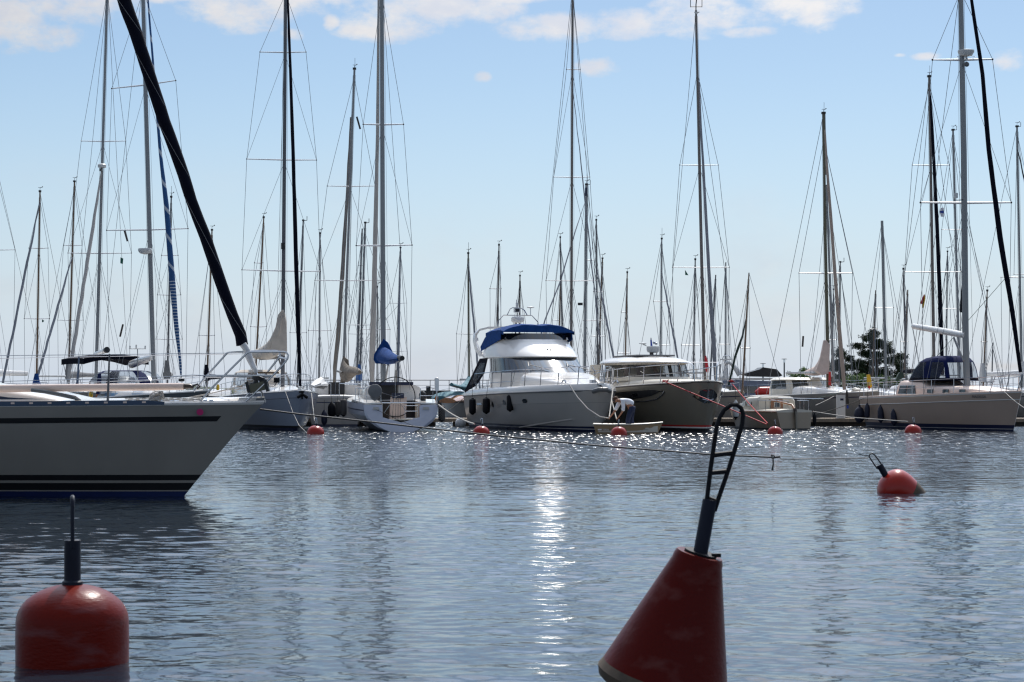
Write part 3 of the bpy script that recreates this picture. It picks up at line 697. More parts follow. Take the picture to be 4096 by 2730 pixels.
mb = MB(); mb.slab([P(1025, 1595, 32.45), P(1058, 1592, 32.45), P(1062, 1611, 32.45), P(1020, 1611, 32.45)], (0, .06, 0), 'hull_steel'); mb.tube([P(1030, 1555, 32.5), P(1048, 1570, 32.5), P(1060, 1606, 32.5)], .012, 'hull_steel', 6); mb.build('stem_fitting', nb)
mb = MB(); cpx = H.W(.085, H.sheer(.085) - .165, -1, .008); nn = V(.12, -1, -.2).normalized(); mb.lathe([(.064, 0), (.064, .004), (.001, .005)], P(800, 1649, cpx.y - .02), nn, 'canvas_grey', 28); mb.lathe([(.055, .005), (.055, .008), (.001, .009)], P(800, 1649, cpx.y - .02), nn, 'pink', 28); mb.build('sticker', nb)
for x in (822, 845):
    mb = MB(); mb.tube([P(x - 10, 1606, 32.35), P(x - 5, 1603, 32.35), P(x + 8, 1603, 32.35), P(x + 13, 1606, 32.35)], .012, 'steel', 6); mb.box(P(x, 1609, 32.35), (.05, .04, .03), 'steel'); mb.build('cleat', nb)
# rope coil heaped on its foredeck, and loose line
rnd = random.Random(5); mb = MB(); cc = P(625, 1590, 32.35); pts = []
for i in range(150):
    a = i * .42; k = i / 150
    pts.append(cc + V(math.cos(a) * (.10 + .06 * math.sin(i * .31)) + .06 * math.sin(i * .11), .05 * math.sin(a * .7), .10 * math.sin(a + .6) * (.6 + .3 * math.sin(i * .17)) + .01))
mb.tube(pts, .0085, 'rope_white', 5)
for k in range(4):
    pts = [P(lerp(500, 810, i / 24), 1604 - 6 * abs(math.sin(i * .5 + k)) - k * 2, 32.3 + .06 * k) for i in range(25)]
    mb.tube(pts, .0085, 'rope_white', 5)
tag(mb.build('rope_coil', loc=cc), 'tangled heap of off-white rope lying on the foredeck of the near yacht', 'rope')
mb = MB(); q = [P(x, y, 32.9) for x, y in ((690, 1603), (760, 1590), (860, 1570), (960, 1545), (1020, 1515))]
mb.tube(q, .008, 'rope_white', 5); mb.tube([P(x, y, 32.9) for x, y in ((700, 1605), (800, 1585), (900, 1562), (1000, 1555))], .007, 'rope_white', 5)
tag(mb.build('deck_line', loc=q[0]), 'slack off-white control line led along the near foredeck up to the furling drum', 'rope')
# line from the near bow to the tilted buoy
a = P(1040, 1638, 32.55)
pts = [a] + [P(x, y, dd) for x, y, dd in ((1200, 1658, 32.7), (1480, 1688, 32.95), (1915, 1737, 33.2), (2360, 1781, 33.5), (2855, 1820, 33.7), (3090, 1830, 33.85))]
mb = MB(); mb.tube(pts, .0125, 'rope_dark', 6); 
for i in range(len(pts) - 1): mb.tube([pts[i] + V(0, -.002, .007), pts[i+1] + V(0, -.002, .007)], .009, 'rope_white', 5)
tag(mb.build('mooring_line', loc=a), 'long thin dark line stretched low over the water from the near bow', 'rope')
mb = MB(); mb.tube([P(3092, 1826, 33.85), P(3086, 1822, 33.85), P(3083, 1830, 33.85), P(3094, 1834, 33.85), P(3098, 1826, 33.85), P(3090, 1822, 33.85)], .014, 'rope_dark', 6); mb.tube([P(3092, 1830, 33.84), P(3093, 1858, 33.84), P(3089, 1883, 33.84)], [.012, .012, .02], 'rope_dark', 6)
mb.tube([P(3095, 1831, 33.85), P(3120, 1828, 33.85)], .016, 'rope_dark', 6)
mb.tube([P(x, y, 33.85) for x, y in ((3120, 1836), (3122, 1827), (3170, 1827), (3175, 1831), (3173, 1838), (3120, 1837))], .006, 'rope_white', 5)
tag(mb.build('line_hook', loc=P(3092, 1830, 33.85)), 'knotted dark rope end and long wire snap hook hanging midway on the taut line', 'hook')
mb = MB(); mb.tube([P(3172, 1837, 33.85), P(3300, 1834, 33.9), P(3472, 1834, 33.95), P(3477, 1826, 33.95)], .010, 'rope_white', 5); mb.tube([P(3478, 1824, 33.95), P(3455, 1822, 33.95), P(3436, 1817, 33.95)], .007, 'rope_dark', 5)
tag(mb.build('mooring_line', loc=P(3172, 1837, 33.85)), 'short pale line between the snap hook and the tilted buoy', 'rope')

# ---------------------------------------------------------------- far row of buoys
proto = None
for i, (px, yw, rpx, lab) in enumerate(((1262, 1737, 35, 'round red buoy below the blue-grey bow, leftmost of the far row'), (1925, 1737, 34, 'round red buoy between the white open stern and the flybridge yacht'),
        (2475, 1740, 33, 'round red buoy floating right in front of the beige dinghy'), (3100, 1736, 31, 'low red buoy held by two red ropes beside the small cream sailboat'), (3652, 1732, 35, 'round red buoy with a worn pale patch under the beige hull, farthest right'))):
    d = CH * F / (yw - HZ); c = PZ(px, 0, d)
    if proto is None:
        r = .345; o = thing('mooring_buoy', lab, 'buoy', c, 0, 'red mooring buoys')
        mb = MB(); ax = V(.12, -.1, 1); mb.lathe([(.1, -.34), (.24, -.28), (.33, -.12), (.345, .0), (.335, .10), (.30, .19), (.23, .27), (.13, .32), (.04, .335)], c, ax, 'buoy_red', 24); mb.build('float', o)
        mb = MB(); mb.lathe([(.03, .32), (.03, .42), (.02, .43)], c, ax, 'pipe', 10)
        mb.tube([c + V(.02, 0, .40), c + V(-.03, 0, .58), c + V(0, 0, .64), c + V(.05, 0, .62), c + V(.07, 0, .40)], .014, 'steel', 6); mb.build('mooring_loop', o); proto = o
    else: copytree(proto, c, rz=[0, 0, 2.0, 1.0, .6][i], label=lab, scale=rpx / 35)
# ================================================================ front row of moored boats
def place(bow, dd, phi, L):
    """boat with its bow towards the camera; phi: degrees the bow points to the right"""
    hx = V(math.sin(R(phi)), -math.cos(R(phi)), 0); b = PZ(bow, 0, dd); return b - hx * L, math.atan2(hx.y, hx.x)
def away(stern, dd, phi):
    """boat with its stern towards the camera; phi: degrees the bow points to the left"""
    return PZ(stern, 0, dd), math.atan2(math.cos(R(phi)), -math.sin(R(phi)))
def fender(px, y0, y1, d, w, label, mat='fender_navy', shape='long', cap=None, liney=None, linex=None, group='fenders hung along the boats'):
    sc = d / F; c = P(px, y1, d); h = (y1 - y0) * sc; r = w * sc / 2
    o = thing('fender', label, 'fender', c, 0, group)
    mb = MB()
    if shape == 'long': prof = [(r * .25, 0), (r * .45, h * .05), (r * .9, h * .10), (r, h * .18), (r, h * .82), (r * .9, h * .90), (r * .45, h * .95), (r * .25, h)]
    elif shape == 'taper': prof = [(r * .2, 0), (r * .3, h * .05), (r * .85, h * .16), (r, h * .3), (r, h * .68), (r * .8, h * .82), (r * .4, h * .93), (r * .2, h)]
    else: prof = [(r * .1, 0)] + [(r * math.sin(math.pi * k / 10), h * .45 * (1 - math.cos(math.pi * k / 10))) for k in range(1, 9)] + [(r * .22, h * .9), (r * .2, h)]
    mb.lathe(prof, c, (0, 0, 1), mat, 16, mf=(lambda i, j: cap if (cap and i < 2) else mat)); mb.build('fender_body', o)
    if liney is not None:
        q = MB(); q.tube([c + V(0, 0, h * .98), P(linex if linex else px, liney, d + .05)], .010, 'rope_dark', 5); q.build('lanyard', o)
    return o

# ---- A: blue-grey sailing yacht, bow on
org, rz = place(1204, 85, 18, 12.5)
A = thing('sailing_yacht', 'pale blue-grey sailing yacht bow-on with a tall silver mast and slim black furled headsail', 'sailboat', org, rz); M = MW[A.name]
H = Hull(M, 12.5, 3.9, 1.72, 1.45, 1.35, rake=.9, tran=-.3, flb=.62, fls=.28, full=.74, wide=.55)
H.build(A, [('z', -.35, 'navy_gloss'), ('z', .10, 'black'), ('z', .20, 'hull_blue'), ('s', .6, 'hull_blue'), ('s', .32, 'hull_steel'), ('s', .295, 'hull_blue'), ('s', 0, 'hull_blue')])
H.deck(A, 'gelcoat'); H.strake(A, .01, .025, 'gelcoat', 'toe_rail')
H.rail(A, .04, .9, .62, (.10, .22, .36, .5, .64, .78), r=.013)
coach(M, [(3.4, 1.25, 1.4, 2.0), (6.2, 1.2, 1.45, 1.95), (8.4, .95, 1.5, 1.82), (9.6, .5, 1.6, 1.68)], 'gelcoat').build('coachroof', A)
mb = ringstack(M, [(2.4, 5.1, 1.35, 1.95), (2.5, 4.9, 1.33, 2.25), (2.6, 4.5, 1.2, 2.55), (2.7, 4.2, .9, 2.68)], 28, mf=lambda i, j: 'vinyl' if i < 2 and j % 7 not in (0,) else 'canvas_cream', m='canvas_cream'); mb.build('sprayhood', A)
mb = MB(M)
for s in (1, -1): mb.tube([(12.35, 0, 2.42), (11.9, s * .34, 2.42), (11.0, s * .72, 2.35), (10.9, s * .82, 1.72)], .017, 'steel', 6); mb.tube([(12.35, 0, 2.42), (12.25, s * .05, 1.78)], .017, 'steel', 6); mb.tube([(11.9, s * .34, 2.42), (11.9, s * .36, 1.75)], .015, 'steel', 6)
mb.build('pulpit', A)
mb = MB(M); mb.box((12.55, 0, 1.66), (.5, .16, .08), 'rubber'); mb.tube([(12.75, -.22, 1.42), (12.80, 0, 1.56), (12.75, .22, 1.42)], .07, 'rubber', 8); mb.tube([(12.78, 0, 1.62), (12.72, 0, 1.35)], .04, 'rubber', 6); mb.build('anchor', A)
rig(A, 90, (1130, 1590), (1143, -60), 17, 'alu_dark', spr=((209, 1040, 209, 1224), (637, 987, 641, 1266), (1080, 968, 1086, 1282)), back=P(1100, 1590, 96), head='', deckz=1.5, wk=1.1)
furl(A, [(1149, -60, 87.5), (1157, 150, 87), (1172, 600, 86), (1183, 1000, 85.6), (1192, 1300, 85.4), (1201, 1545, 85.2)], [8, 11, 15, 17, 19, 11], 'navy', 'furled_headsail', wob=.03)
mb = MB(); mb.box(P(1133, 985, 89.8), (.18, .15, .28), 'black'); mb.build('steaming_light', A)
cover([(1136, 1236, 1262, 90.0, .10), (1130, 1252, 1330, 90.0, .20), (1116, 1290, 1400, 90.1, .30), (1094, 1345, 1430, 90.6, .32), (1072, 1372, 1440, 91.5, .30), (1050, 1388, 1436, 92.6, .26), (1028, 1397, 1437, 93.8, .22), (1008, 1408, 1430, 95, .15)], 'canvas_cream', 'sail_cover', A, sd=4)
mb = MB(); mb.slab([P(1128, 1240, 89.9), P(1112, 1260, 89.9), P(1098, 1330, 89.9), (P(1083, 1395, 89.9)), P(1092, 1425, 89.9), P(1112, 1415, 89.9), P(1136, 1424, 89.9), P(1146, 1405, 89.9), P(1144, 1290, 89.9), P(1136, 1240, 89.9)], (0, .28, 0), 'canvas_cream'); mb.build('mast_collar_cover', A)
mb = MB(); mb.tube([P(1136, 1430, 90), P(1040, 1436, 94)], .07, 'alu', 8); mb.tube([P(1115, 1438, 90.5), P(1130, 1475, 90)], .04, 'alu', 6); mb.build('boom', A)
cover([(1245, 1540, 1550, 86.4, .1), (1262, 1522, 1550, 87.5, .2), (1284, 1508, 1552, 88.5, .25), (1296, 1530, 1556, 89, .12)], 'sail_white', 'bagged_sail', A, wr=.2, sd=8)
fender(1297, 1640, 1704, 87, 24, 'navy fender low at the blue-grey bow, closest to the waterline', shape='taper', liney=1600)
fender(1327, 1608, 1674, 88, 32, 'fat black fender high on the side of the blue-grey yacht', 'rubber', 'taper', liney=1585)

# ---- C: white open-transom sailing yacht, stern on
org, rz = away(1602, 84, 9.0)
C = thing('sailing_yacht', 'white sailing yacht seen stern-on with open transom, big wheel and blue sail cover', 'sailboat', org, rz); M = MW[C.name]
H = Hull(M, 11.6, 3.75, 1.55, 1.25, 1.16, rake=.6, tran=-.35, tr=.83, flb=.6, fls=.85, full=.8, wide=.62, kz=-.1, pw=3.4)
H.build(C, [('z', -.1, 'navy_gloss'), ('z', .03, 'hull_lilac'), ('s', .5, 'hull_lilac'), ('s', .30, 'navy_gloss'), ('s', .255, 'hull_lilac'), ('s', 0, 'hull_lilac')], cap=False)
# transom shell with cut-out
zt = 1.18; mb = MB(M); tx = lambda z: -.36 * (1 - z / 1.16) - .02
def tw(z): return H.pt(1, z, 1).y
ycut = .78
for s in (1, -1):
    R1 = []
    for z in (.0, .04, .1, .2, .38, .6, .8, 1.0, 1.12):
        w_ = max(.3, tw(z)); inner = ycut if z > .55 else 0.0
        R1.append([V(tx(z) - .03, s * w_, z), V(tx(z) - .10, s * lerp(w_, inner, .12), z), V(tx(z) - .12, s * lerp(w_, inner, .6), z), V(tx(z) - .10, s * inner, z)])
    mb.loft(R1, 'hull_lilac', False, False)
mb.build('transom', C)
mb = MB(M); mb.box((.25, 0, .5), (.8, 1.56, .04), 'cream'); mb.box((.6, .78, .85), (1.3, .06, .7), 'cream'); mb.box((.6, -.78, .85), (1.3, .06, .7), 'cream'); mb.box((2.6, 0, .9), (.1, 2.2, .75), 'black'); mb.box((.0, -.79, .86), (.3, .07, .64), 'cream_pink'); mb.build('cockpit_well', C)
mb = MB(M)
for s in (1, -1): mb.slab([(-.1, s * .82, 1.15), (-.12, s * 1.5, 1.12), (1.2, s * 1.72, 1.2), (3.2, s * 1.8, 1.27), (3.2, s * .8, 1.27)], (0, 0, .07), 'gelcoat')
mb.build('side_deck', C)
H.deck(C, 'gelcoat', a=0, b=.74)
mb = MB(M); mb.slab([(.9, .36, .5), (1.35, .36, .5), (1.2, .30, 1.45), (1.05, .30, 1.45)], (0, -.68, 0), 'cream_pink'); mb.box((1.1, .0, 1.5), (.25, .5, .22), 'navy_gloss'); mb.build('helm_pedestal', C)
wh = MB(M); wc = V(.85, .13, 1.45)
wh.tube([wc + V(.06 * math.sin(a), .84 * math.cos(a), .84 * math.sin(a)) for a in [2 * math.pi * k / 36 for k in range(37)]], .021, 'rubber', 6)
for k in range(5): a = 2 * math.pi * k / 5 + .3; wh.tube([wc, wc + V(0, .83 * math.cos(a), .83 * math.sin(a))], .008, 'steel', 5)
wh.build('steering_wheel', C)
coach(M, [(3.2, 1.3, 1.25, 1.95), (5.0, 1.3, 1.28, 1.92), (7.2, 1.1, 1.32, 1.8), (8.8, .6, 1.4, 1.52)], 'gelcoat').build('coachroof', C)
mb = MB(M); mb.box((3.18, .25, 1.6), (.05, .9, .7), 'black'); mb.box((3.05, .1, 2.02), (.4, 1.9, .14), 'navy_gloss'); mb.build('companionway', C)
mb = MB(M)
for s in (1, -1):
    mb.tube([(.0, s * .82, 1.2), (.0, s * .84, 1.82), (.1, s * 1.2, 1.84), (.7, s * 1.62, 1.80), (1.8, s * 1.75, 1.84)], .016, 'steel', 6); mb.tube([(.02, s * .83, 1.5), (.7, s * 1.64, 1.5), (1.8, s * 1.75, 1.52)], .011, 'steel', 6)
    for x, y in ((.25, 1.4), (.9, 1.66), (1.8, 1.75)): mb.tube([(x, s * y, 1.18), (x, s * y, 1.82)], .014, 'steel', 6)
mb.build('pushpit', C)
mb = MB(M); mb.tube([(-.1, .80, 1.2), (-.1, -.80, 1.2)], .03, 'steel', 8); mb.build('transom_bar', C)
mb = MB(M)
for y in (-.18, -.72): mb.tube([(-.1, y, .12), (-.12, y, 1.02), (-.08, y + .04, 1.08)], .014, 'steel', 6)
for z in (.55, .85, 1.08): mb.tube([(-.12, -.2, z), (-.12, -.72, z)], .012, 'steel', 6)
mb.build('boarding_ladder', C)
for s in (1, -1):
    mb = MB(M); mb.slab([(-.22, s * 1.05 - .14, .92), (-.22, s * 1.05 + .14, .92), (-.21, s * 1.05 + .11, 1.03), (-.21, s * 1.05 - .11, 1.03)], (-.03, 0, 0), 'hull_white'); mb.build('handhold', C)
mb = MB(M); mb.lathe([(.07, 0), (.07, .02), (.04, .03)], (-.16, -1.32, .86), (-1, 0, 0), 'steel', 14); mb.build('exhaust_outlet', C)
mb = MB(M)
for y in (.35, .22, .12, .02): mb.tube([(.1, y * .6, 2.9), (-.14, y, .55), (-.16, y, .1)], .009, 'rope_dark', 5)
mb.ball((-.15, .18, .38), .07, 'rubber', 8); mb.ball((-.15, .34, .62), .05, 'rubber', 8); mb.build('mainsheet', C)
q = MB(); q.lathe([(.02, -.06), (.24, -.055), (.29, -.03), (.30, 0), (.29, .03), (.24, .055), (.02, .06)], P(1500, 1566, 83.8), (.12, 1, 0), 'canvas_grey', 24); q.slab([P(1478, 1590, 83.8), P(1520, 1590, 83.8), P(1498, 1606, 83.8)], (0, .1, 0), 'canvas_grey')
tag(q.build('horseshoe_lifebuoy', loc=P(1500, 1566, 83.8)), 'round grey cloth cover hanging on the left stern rail above the white transom', 'lifebuoy')
q = MB(M); q.box((.15, -1.55, 1.95), (.2, .16, .5), 'steel'); q.ball((.15, -1.55, 2.18), .1, 'gelcoat', 8); q.tube([(.15, -1.55, 1.2), (.15, -1.55, 1.9)], .03, 'steel', 8); q.build('stern_antenna', C)
q = MB(M); q.box((.2, -1.2, 1.78), (.12, .18, .24), 'black'); q.build('outboard_pad', C)
rig(C, 90.5, (1534, 1590), (1527, -60), 21, 'alu', spr=((498, 1453, 498, 1614), (983, 1425, 981, 1648)), back=P(1640, 1560, 84.5), head='', wk=1.1, deckz=1.4, mid=[(1532, 1200)])
furl(C, [(1515, -60, 94.5), (1510, 540, 94.8), (1497, 1150, 95.0), (1488, 1450, 95.2), (1487, 1555, 95.2)], [9, 14, 22, 25, 12], 'sail_light', 'furled_headsail', wob=.02)
q = MB(); q.slab([P(1534, 1356, 90.2), P(1512, 1392, 90.2), P(1496, 1418, 90.2), P(1494, 1440, 90.2), P(1502, 1455, 90.2), P(1536, 1456, 90.2), P(1560, 1440, 90.2), P(1568, 1405, 90.2), P(1552, 1372, 90.2)], (0, .35, 0), 'canvas_blue'); q.build('mast_collar_cover', C)
cover([(1534, 1388, 1452, 90.2, .34), (1548, 1396, 1458, 89.3, .36), (1565, 1410, 1458, 88.2, .34), (1580, 1420, 1452, 87, .28), (1592, 1424, 1447, 86.2, .2), (1600, 1425, 1444, 85.8, .14)], 'canvas_blue', 'sail_cover', C, sd=6)
q = MB(); q.tube([P(1596, 1432, 85.9), P(1609, 1434, 85.4)], .11, 'black', 10); q.tube([P(1540, 1456, 90), P(1600, 1444, 85.8)], .05, 'alu', 8); q.tube([P(1553, 1460, 89), P(1541, 1530, 90.2)], .045, 'alu', 8); q.build('boom', C)
fender(1767, 1620, 1690, 86.2, 28, 'black fender with a diamond net cover at the right of the white transom', 'fender_net', 'long', 'rubber', liney=1600)
fender(1351, 1600, 1668, 88.6, 24, 'net-covered dark fender, left one of the pair left of the white transom', 'fender_net', 'long', 'rubber', liney=1585)
fender(1374, 1594, 1668, 87.8, 25, 'net-covered dark fender, right one of the pair touching the white yacht', 'fender_net', 'long', 'rubber', liney=1580)

# ---- M4: grey-hulled sloop at the left, bow to the right
org, rz = place(832, 84.5, 33, 13.2)
G = thing('sailing_yacht', 'dark grey-hulled sailing yacht behind the near boat with black bimini and blue sprayhood', 'sailboat', org, rz); M = MW[G.name]
H = Hull(M, 13.2, 4.0, 1.70, 1.36, 1.25, rake=1.3, tran=.5, flb=.5, fls=.25, full=.8)
H.build(G, [('z', -.35, 'black'), ('z', .12, 'hull_steel'), ('s', .05, 'hull_steel'), ('s', 0, 'gelcoat')]); H.deck(G, 'gelcoat'); H.strake(G, .02, .02, 'alu', 'toe_rail')
H.rail(G, .05, .93, .6, (.12, .22, .33, .44, .55, .66, .78, .88), r=.013)
coach(M, [(4.0, 1.35, 1.3, 1.78), (7.0, 1.3, 1.32, 1.74), (9.6, .9, 1.4, 1.66), (10.8, .4, 1.5, 1.58)], 'gelcoat').build('coachroof', G)
mb = MB(M)
for s in (1, -1): mb.slab([(5.0, s * 1.36, 1.45), (9.0, s * 1.04, 1.5), (9.0, s * 1.03, 1.58), (5.0, s * 1.35, 1.6)], (0, s * .012, 0), 'blue_deckpaint')
mb.build('side_window', G)
mb = ringstack(M, [(2.9, 5.9, 1.55, 1.55), (3.1, 5.7, 1.5, 2.15), (3.3, 5.2, 1.4, 2.48), (3.4, 4.9, 1.1, 2.60), (3.5, 4.6, .7, 2.64)], 28, mf=lambda i, j: 'vinyl' if i < 3 and j % 7 != 0 else 'canvas_navy', m='canvas_navy'); mb.build('sprayhood', G)
mb = MB(M); Rr = []
for i in range(9):
    u = i / 8; x = lerp(.1, 3.0, u); hz = 3.40 + .03 * math.sin(math.pi * u)
    Rr.append([V(x, y, hz - .20 * (y / 1.55) ** 2) for y in (-1.6, -1.5, -1.0, -.4, .4, 1.0, 1.5, 1.6)] + [V(x, y, hz - .22 - .24 * (y / 1.55) ** 2) for y in (1.6, 1.5, 1.0, .4, -.4, -1.0, -1.5, -1.6)])
mb.loft(Rr, 'navy'); mb.build('bimini_top', G)
mb = MB(M)
for s in (1, -1):
    for x0_, x1_ in ((1.4, .2), (1.4, 2.9), (1.5, 1.5)): mb.tube([(x0_, s * 1.6, 1.3), (x1_, s * 1.58, 3.2)], .014, 'steel', 6)
mb.tube([(1.5, -1.58, 3.2), (1.5, 1.58, 3.2)], .014, 'steel', 6)
mb.build('bimini_frame', G)
rig(G, 89.3, (616, 1560), (571, -70), 19, 'alu', spr=((355, 447, 323, 703), (922, 427, 915, 752)), back=P(395, 1560, 95), head='', wk=1.1, deckz=1.4, mid=[(600, 1000), (585, 450)])
furl(G, [(578, -60, 86.6), (592, 0, 86.5), (612, 250, 86), (640, 600, 85.6), (665, 820, 85.3), (690, 1130, 85.1)], [6, 7, 9, 13, 20, 24], 'sail_blue', 'furled_headsail', wob=.03)
furl(G, [(690, 1125, 85.1), (700, 1250, 85), (716, 1400, 85), (724, 1500, 84.9)], [25, 22, 13, 8], 'sail_blue_band', 'headsail_foot', wob=.05)
mb = MB(); mb.tube([P(610, 1430, 89.2), P(570, 1442, 91), P(528, 1458, 93.2)], [.13, .17, .19], 'gelcoat', 14); mb.build('boom', G)
mb = MB(); c = P(580, 1004, 89); mb.lathe([(.05, -.16), (.22, -.12), (.30, -.02), (.31, .06), (.29, .10), (.05, .12)], c, (0, 0, 1), 'white_plastic', 20); mb.box(P(596, 1012, 89.1), (.3, .12, .05), 'white_plastic'); mb.build('radar_dome', G)
mb = MB(); mb.tube([P(516, 1396, 90), P(584, 1396, 90)], .02, 'white_plastic', 6); mb.tube([P(550, 1396, 90), P(552, 1540, 90)], .02, 'alu', 6)
for x, h_ in ((520, 12), (545, 16), (581, 12)): mb.tube([P(x, 1396, 90), P(x, 1396 - h_, 90)], .035, 'white_plastic', 8)
mb.build('antenna_bar', G)
mb = MB(M)
for s in (1, -1): mb.tube([(13.1, 0, 2.35), (12.4, s * .35, 2.38), (11.3, s * .8, 2.32), (11.2, s * .9, 1.6)], .017, 'steel', 6); mb.tube([(13.1, 0, 2.35), (12.9, s * .06, 1.72)], .017, 'steel', 6)
mb.build('pulpit', G)
mb = MB(M); mb.tube([(13.0, 0, 1.55), (13.15, -.25, 1.25), (12.9, -.30, 1.1)], .06, 'rubber', 8); mb.slab([(13.2, -.3, 1.45), (12.7, -.35, 1.45), (12.9, -.3, .95)], (0, .12, 0), 'rubber'); mb.build('anchor', G)
mb = MB(); mb.lathe([(.06, -.1), (.13, -.08), (.13, .04), (.05, .08)], P(726, 1518, 84.8), (0, 0, 1), 'black', 14); mb.build('furling_drum', G)

# ---- Y: flybridge motor yacht
Ly = 13.5; org, rz = place(2400, 82.5, 17, Ly)
Y = thing('motor_yacht', 'big white flybridge motor yacht with blue canopy, radar arch and wraparound windscreen', 'motor yacht', org, rz); M = MW[Y.name]
H = Hull(M, Ly, 4.45, 1.72, 1.56, 1.45, rake=.75, tran=-.1, tr=.93, flb=.72, fls=.22, full=.56, wide=.5, bowp=1.0)
H.build(Y, [('z', -.35, 'navy_gloss'), ('z', .06, 'navy_gloss'), ('z', .10, 'gelcoat'), ('z', .125, 'navy_gloss'), ('z', .22, 'hull_white'), ('z', .55, 'hull_white'), ('s', .50, 'hull_steel'), ('s', .492, 'hull_white'), ('s', 0, 'hull_white')], nst=28)
H.strake(Y, 0, .032, 'hull_steel', 'rub_rail', out=.02)
H.deck(Y, 'gelcoat', prof=((0, .02), (.0, .10), (.03, .20), (.10, .28), (.18, .30), (.30, .26)), camber=.05, nst=26)
mb = MB()                                     # spray chine near the bow
for s in (1, -1): mb.tube([H.W(t, z, s, .02) for t, z in ((.0, .62), (.08, .50), (.18, .36), (.3, .22), (.42, .1))], .035, 'hull_white', 6)
mb.build('spray_rail', Y)
coach(M, [(7.9, 1.75, 1.8, 2.50), (8.6, 1.66, 1.84, 2.42), (9.6, 1.4, 1.9, 2.28), (10.8, 1.05, 1.93, 2.12), (11.9, .55, 1.96, 1.99)], 'gelcoat').build('foredeck_trunk', Y)
lv = [(1.6, 8.35, 1.80, 1.75, 2.7, .92), (1.6, 8.30, 1.82, 2.20, 2.7, .92), (1.6, 8.18, 1.84, 2.48, 2.7, .94), (1.7, 8.14, 1.84, 2.51, 2.7, .94), (1.8, 6.86, 1.80, 3.18, 2.7, .96), (1.8, 6.80, 1.80, 3.24, 2.7, .96)]
nn_ = 48
def wmf(i, j):
    ang = (j + .5) / nn_ * 360; a = min(ang, 360 - ang)
    if i == 3:
        if a > 118: return 'gelcoat'
        if 49 < a < 53 or a < 1.0: return 'gelcoat'
        return None
    return 'gelcoat'
mb = ringstack(M, lv, nn_, mf=wmf); mb.build('saloon', Y)
def gmf(lo, hi):
    def f(i, j):
        ang = (j + .5) / nn_ * 360; a = min(ang, 360 - ang)
        if i != 3 or a > 118 or 49 < a < 53 or a < 1.0: return None
        return 'glass_wind' if lo <= a < hi else None
    return f
ringstack(M, lv, nn_, mf=gmf(0, 50), m=None).build('windscreen', Y)
ringstack(M, lv, nn_, mf=gmf(50, 180), m=None).build('side_window', Y)
mb = MB(M)
for s in (-1, 1):
    for x, z, w_, h_ in ((5.3, 1.98, .9, .26), (4.3, 2.02, .8, .34)):
        pass
    mb.slab([(3.2, s * 1.745, 1.86), (5.9, s * 1.735, 1.88), (5.4, s * 1.745, 2.16), (4.6, s * 1.75, 2.28), (3.9, s * 1.75, 2.22)], (0, s * .02, 0), 'glass_black')
mb.build('saloon_lower_window', Y)
ringstack(M, [(1.0, 6.84, 1.82, 3.20, 3.0, .96), (.8, 6.98, 1.87, 3.22, 3.0, .96), (.8, 6.95, 1.87, 3.25, 3.0, .96), (.9, 6.52, 1.82, 3.46, 3.1, .95), (1.0, 6.04, 1.75, 3.72, 3.2, .93), (1.1, 5.66, 1.69, 3.94, 3.3, .91), (1.1, 5.56, 1.66, 4.02, 3.3, .89)], 44).build('flybridge', Y)
ringstack(M, [(3.2, 5.50, 1.66, 4.02, 3, .86), (3.3, 5.28, 1.63, 4.30, 3, .86)], 44, m='glass_black').build('flybridge_windscreen', Y)
mb = MB(M); Rr = []                           # cloth canopy with two ridges
for i in range(13):
    u = i / 12; x = lerp(2.4, 5.25, u)
    row = []
    for k in range(17):
        y = lerp(-1.68, 1.68, k / 16); e = abs(y / 1.68)
        z = 4.47 + .25 * (1 - e ** 3.5) + .055 * abs(math.sin(y * 1.9)) * (1 - e ** 2) - .09 * u ** 6 - .10 * (1 - u) ** 2 + (.015 if k % 3 else 0)
        row.append(V(x + .05 * (1 - e), y, z))
    Rr.append([V(x, -1.68, row[0].z - .16)] + row + [V(x, 1.68, row[-1].z - .16)])
mb.loft(Rr, 'canvas_blue', False, False)
mb.loft([[q for q in Rr[-1]], [V(5.28, q.y, min(q.z, 4.34)) for q in Rr[-1]]], 'canvas_blue', False, False)
for s in (-1, 1): mb.slab([(4.9, s * 1.67, 4.42), (4.9, s * 1.69, 4.02), (2.0, s * 1.76, 3.55), (1.9, s * 1.76, 3.75), (2.5, s * 1.72, 4.15), (3.4, s * 1.68, 4.44)], (0, s * .03, 0), 'canvas_blue')
mb.build('canopy', Y)
mb = MB(M)                                    # radar arch
for s in (-1, 1):
    pts = [V(2.3, s * 1.80, 3.30), V(1.5, s * 1.82, 3.62), V(1.0, s * 1.80, 4.02), V(.85, s * 1.74, 4.34), V(1.0, s * 1.60, 4.56), V(1.25, s * 1.25, 4.66), V(1.3, 0, 4.68)]
    wd = [.9, .62, .42, .34, .30, .28, .28]; Rr = []
    for i, q in enumerate(pts):
        a_ = wd[i] / 2; nrm = V(0, 0, 1) if i >= 4 else V(0, s, .15 * i)
        nrm.normalize(); Rr.append([q + V(-a_, 0, 0) - nrm * .05, q + V(a_, 0, 0) - nrm * .05, q + V(a_ * .9, 0, 0) + nrm * .05, q + V(-a_ * .9, 0, 0) + nrm * .05])
    mb.loft(Rr, 'gelcoat')
mb.build('radar_arch', Y)
mb = MB(M); c = V(1.3, .22, 5.06); mb.lathe([(.12, -.16), (.27, -.13), (.31, -.05), (.31, .08), (.27, .13), (.05, .15)], c, (0, 0, 1), 'white_plastic', 22)
for a_ in (.12, -.12): mb.tube([(1.3, .22 + a_ * 1.6, 4.66), (1.3, .22 + a_, 4.92)], .03, 'white_plastic', 6)
mb.build('radar_dome', Y)
mb = MB(M)
